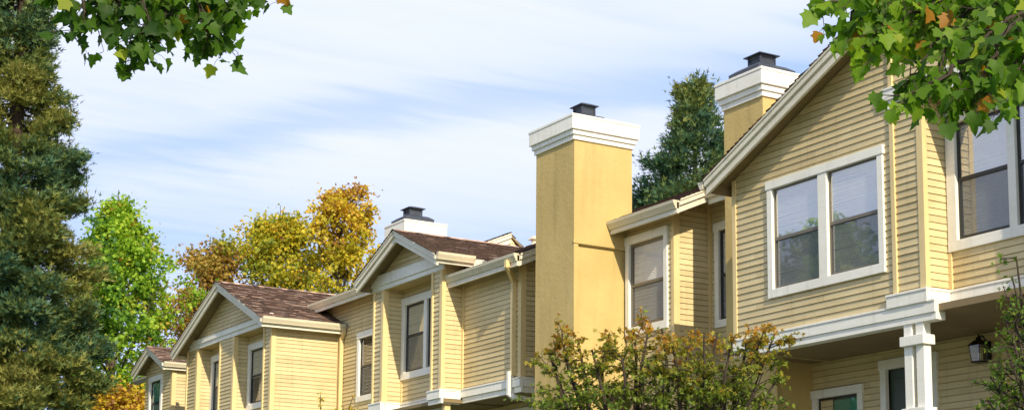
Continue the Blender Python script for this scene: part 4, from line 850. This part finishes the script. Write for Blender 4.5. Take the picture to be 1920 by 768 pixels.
RT = [[(6.33, 5.32, 3.07), (5.99, 5.33, 2.82), (5.78, 5.38, 2.63), (5.66, 5.37, 2.42), (5.65, 5.4, 2.29)], [(6.18, 5.2, 2.95), (5.81, 5.24, 2.67), (5.68, 5.23, 2.47), (5.66, 5.26, 2.37)], [(6.43, 5.47, 3.2), (6.07, 5.6, 3.03), (5.86, 5.65, 2.81), (5.71, 5.66, 2.62), (5.57, 5.65, 2.47)], [(6.27, 5.57, 3.2), (5.93, 5.68, 3.05), (5.69, 5.74, 2.86), (5.52, 5.75, 2.75), (5.46, 5.8, 2.64)], [(6.27, 5.56, 3.25), (5.84, 5.73, 3.11), (5.6, 5.79, 2.94), (5.5, 5.76, 2.75)], [(5.83, 5.72, 3.16), (5.54, 5.8, 3.04), (5.33, 5.83, 2.92), (5.19, 5.81, 2.86)], [(5.97, 5.86, 3.23), (5.68, 5.95, 3.06), (5.53, 5.95, 2.92), (5.45, 5.9, 2.8)], [(6.12, 5.15, 2.76), (5.92, 5.18, 2.6), (5.84, 5.25, 2.5), (5.69, 5.24, 2.37)], [(6.35, 5.31, 3.07), (6.02, 5.42, 2.94), (5.82, 5.44, 2.79), (5.74, 5.51, 2.66), (5.63, 5.49, 2.5)], [(6.59, 5.6, 3.28), (6.31, 5.78, 3.19), (6.08, 5.83, 3.05), (5.88, 5.86, 2.88), (5.85, 5.9, 2.77)], [(6.44, 5.9, 3.41), (6.15, 6.0, 3.17), (5.97, 6.01, 3.05), (5.93, 6.06, 2.94)], [(6.67, 5.58, 3.12), (6.52, 5.69, 3.0), (6.33, 5.71, 2.86), (6.27, 5.77, 2.78)], [(6.38, 5.34, 2.81), (6.18, 5.37, 2.65), (6.1, 5.43, 2.57), (5.99, 5.39, 2.51)], [(5.78, 5.38, 2.58), (5.57, 5.42, 2.45), (5.49, 5.48, 2.39), (5.42, 5.52, 2.39)], [(6.55, 5.5, 3.29), (6.3, 5.67, 3.18), (6.1, 5.7, 3.04), (6.04, 5.76, 2.93)], [(6.33, 5.41, 3.22), (6.04, 5.6, 3.13), (5.89, 5.71, 3.03), (5.78, 5.7, 2.83)], [(6.49, 5.76, 3.37), (6.26, 5.92, 3.28), (6.06, 6.05, 3.2), (5.94, 6.03, 3.07)], [(6.16, 5.12, 2.81), (6.05, 5.19, 2.74), (5.88, 5.19, 2.65), (5.86, 5.23, 2.55)], [(6.58, 5.49, 3.24), (6.35, 5.54, 3.09), (6.25, 5.63, 2.96), (6.09, 5.63, 2.82)]]
LT = [[(2.79, 11.04, 4.69), (2.92, 10.79, 4.32), (2.98, 10.57, 4.03), (2.96, 10.51, 3.79), (2.92, 10.55, 3.7)], [(2.75, 10.86, 4.53), (3.05, 10.61, 4.21), (3.19, 10.47, 3.93), (3.24, 10.36, 3.68), (3.26, 10.38, 3.54)], [(2.67, 10.57, 4.41), (3.06, 10.27, 4.1), (3.22, 10.11, 3.86), (3.29, 10.1, 3.69), (3.28, 10.12, 3.57)], [(2.84, 10.69, 4.49), (3.24, 10.27, 4.17), (3.38, 10.12, 3.93), (3.39, 10.14, 3.79), (3.34, 10.18, 3.72)], [(3.09, 10.54, 4.5), (3.45, 10.15, 4.14), (3.56, 10.01, 3.9), (3.63, 10.0, 3.74), (3.65, 10.01, 3.62)], [(3.15, 10.73, 4.58), (3.58, 10.29, 4.25), (3.7, 10.15, 4.0), (3.71, 10.06, 3.79), (3.75, 10.06, 3.66)], [(3.3, 10.63, 4.58), (3.7, 10.22, 4.22), (3.79, 10.09, 4.04), (3.79, 10.0, 3.89)], [(3.46, 10.54, 4.58), (3.79, 10.16, 4.26), (3.86, 10.04, 4.08), (3.84, 9.96, 3.92)], [(3.84, 10.31, 4.58), (3.97, 10.04, 4.33), (4.02, 9.93, 4.15), (4.0, 9.85, 3.98)], [(2.95, 11.07, 4.65), (3.24, 10.85, 4.29), (3.41, 10.66, 4.07), (3.57, 10.46, 3.99), (3.64, 10.43, 3.94)], [(2.82, 11.15, 4.65), (3.07, 10.94, 4.32), (3.17, 10.8, 4.11), (3.17, 10.82, 3.98), (3.13, 10.75, 3.86)], [(2.96, 10.73, 4.54), (3.27, 10.48, 4.21), (3.38, 10.34, 3.97), (3.51, 10.28, 3.93), (3.56, 10.25, 3.89)], [(2.68, 10.9, 4.53), (2.86, 10.84, 4.25), (2.88, 10.74, 4.07), (2.88, 10.76, 3.97)], [(3.05, 10.9, 4.62), (3.39, 10.63, 4.29), (3.56, 10.45, 4.11), (3.68, 10.39, 4.01)], [(2.73, 11.09, 4.61), (2.98, 10.87, 4.32), (3.15, 10.68, 4.14), (3.29, 10.62, 4.05), (3.22, 10.57, 3.91)], [(3.02, 10.92, 4.62), (3.26, 10.82, 4.36), (3.4, 10.76, 4.2), (3.5, 10.6, 4.09), (3.57, 10.58, 4.01)]]
t = thing('japanese_maple', 'fine leaved maple turning rust and gold in front of the tallest stucco chimney', 'small tree', (10.9, 15.0, TER))
fine_maple(t, None, MST, 41, 'leaf_maple', 8800, 0.056, lambda p: 0.12 + 0.75 * np.clip((p[:, 2] - 2.05) / 1.0, 0, 1) + 0.10 * np.sin(p[:, 1] * 3.1 + p[:, 0] * 2), 0.055, 0.46)
t = thing('maple_shrub', 'feathery green maple shrub at the right edge beside the lantern', 'shrub', (9.99, 8.66, TER))
fine_maple(t, None, SST, 42, 'leaf_shrub', 1100, 0.042, lambda p: 0.45 + 0.0 * p[:, 2], 0.06, 0.22, 0.014, 9)
t = thing('maple_shrub', 'thin sprigs of a young maple in front of the sunlit clapboard bay', 'shrub', (12.6, 27.2, TER))
fine_maple(t, None, [[(12.6, 27.2, 0.95), (12.5, 27.25, 2.6), (12.35, 27.34, 3.4), (12.34, 27.34, 3.72)], [(12.6, 27.2, 0.95), (12.65, 27.2, 2.5), (12.75, 27.15, 3.2), (12.85, 27.04, 3.70)], [(12.6, 27.2, 0.95), (12.6, 27.2, 2.5), (12.65, 27.15, 3.1), (12.70, 27.1, 3.50)]], 43, 'leaf_yellow', 260, 0.05, lambda p: 0.55 + 0 * p[:, 2], 0.05, 0.16, 0.008, 6)

# big broad-leaved trees whose boughs hang into the top corners
def bough_tree(root, trunk, limbs, twigs, seed, size, per, tone, r=0.16, crown=None):
    rs = np.random.RandomState(seed); mb = MB()
    mb.tube(trunk, [r * (1 - 0.5 * k / (len(trunk) - 1)) for k in range(len(trunk))], 10)
    for l in limbs: mb.tube(l, [0.05 * (1 - 0.8 * k / (len(l) - 1)) for k in range(len(l))], 7)
    P, T, Nn, S, K = [], [], [], [], []
    def leaf(q, dd, s, kind):
        out_ = unit(rs, 1)[0]; out_[2] *= 0.4; pet = dd * 0.25 + out_ * 0.9 + np.array([0, 0, -0.05]); pet /= np.linalg.norm(pet); L = s * rs.uniform(0.45, 0.9)
        e = q + pet * L + np.array([0, 0, -L * 0.25]); mb.tube([tuple(q), tuple((q + pet * L * 0.6)), tuple(e)], 0.0016, 3)
        tip = pet * 0.7 + np.array([0, 0, -0.85]) + unit(rs, 1)[0] * 0.4; P.append(e); T.append(tip); Nn.append(unit(rs, 1)[0] * 0.8 + np.array([-0.2, -0.3, 0.75])); S.append(s); K.append(kind)
    for tw in twigs:
        pts = [np.array(p, float) for p in tw]; fine = []
        for k in range(16):
            q, _ = along(pts, k / 15.001); fine.append(q + rs.normal(size=3) * 0.012)
        mb.tube([tuple(p) for p in fine], [0.011 * (1 - 0.8 * k / 15) + 0.0015 for k in range(16)], 5)
        L = sum(np.linalg.norm(b - a) for a, b in zip(fine, fine[1:])); n = int(L * per); tt = rs.normal() * 0.08
        for j in range(n):
            u = (j + rs.rand()) / n * 0.999; q, dd = along(fine, u); dd = dd / np.linalg.norm(dd)
            if rs.rand() < 0.45:      # a short side shoot with a few leaves
                sd = dd * 0.5 + unit(rs, 1)[0] * 0.8; sd[2] -= 0.1; sd /= np.linalg.norm(sd); l2 = rs.uniform(0.06, 0.17); e = q + sd * l2
                mb.tube([tuple(q), tuple(e)], [0.004, 0.0018], 4)
                for _ in range(2): leaf(e, sd, size * rs.uniform(0.6, 1.15), tone + tt + rs.normal() * 0.16)
            leaf(q, dd, size * rs.uniform(0.6, 1.2), tone + tt + rs.normal() * 0.16)
    if crown:
        c0, rad, n, s = crown; m = 60; cc = np.array(c0) + unit(rs, m) * np.array(rad) * rs.uniform(0.3, 1.0, (m, 1)); idx = rs.randint(0, m, n)
        for c in cc: mb.tube([trunk[-1], tuple(np.array(trunk[-1]) * 0.45 + c * 0.55 + np.array([0, 0, 0.1])), tuple(c)], [0.03, 0.015, 0.004], 4)
        q = cc[idx] + rs.normal(size=(n, 3)) * 0.28
        P += list(q); T += list(unit(rs, n) + np.array([0, 0, -0.6])); Nn += list(unit(rs, n) * 0.8 + np.array([0, 0, 0.7])); S += list(s * rs.uniform(0.6, 1.2, n)); K += list(tone + rs.normal(size=n) * 0.15)
    mb.build('trunk', M['darkbark'], root)
    K = np.array(K); K = np.where(K > 0.93, 0.90, K); odd = rs.rand(len(K)); K = np.where(odd < 0.018, 1.0, np.where(odd < 0.04, 0.95, K))
    leaf_mesh('crown', M['leaf_near'], root, np.array(P), np.array(Nn), np.array(T), np.array(S), K, BROAD, root_loc(root), 0.9)
t = thing('broadleaf_tree', 'leafy green bough hanging in front of the broad gable at the top right', 'tree', (11.8, 5.0, TER))
bough_tree(t, [(11.8, 5.0, 0.9), (11.75, 5.0, 3.0), (11.8, 5.05, 5.0), (11.9, 5.2, 6.2)], [[(11.78, 5.0, 3.2), (10.0, 5.1, 3.9), (8.4, 5.3, 3.9), (7.0, 5.5, 3.55), (6.35, 5.5, 3.25)], [(8.4, 5.3, 3.9), (7.2, 5.2, 3.5), (6.35, 5.25, 3.0)]], RT, 51, 0.076, 38, 0.52, 0.2, ((12.5, 5.2, 6.0), (2.0, 1.8, 1.6), 1100, 0.12))
t = thing('broadleaf_tree', 'dark green bough hanging into the sky at the top left', 'tree', (0.3, 13.0, GROUND))
bough_tree(t, [(0.3, 13.0, -1.7), (0.35, 12.9, 1.5), (0.4, 12.7, 4.6), (0.5, 12.6, 6.5)], [[(0.4, 12.7, 4.4), (1.2, 12.0, 5.1), (2.2, 11.3, 4.95), (3.2, 10.7, 4.65), (3.9, 10.3, 4.6)]], LT, 52, 0.090, 34, 0.28, 0.18, ((0.2, 12.9, 7.2), (1.8, 1.8, 1.4), 900, 0.13))
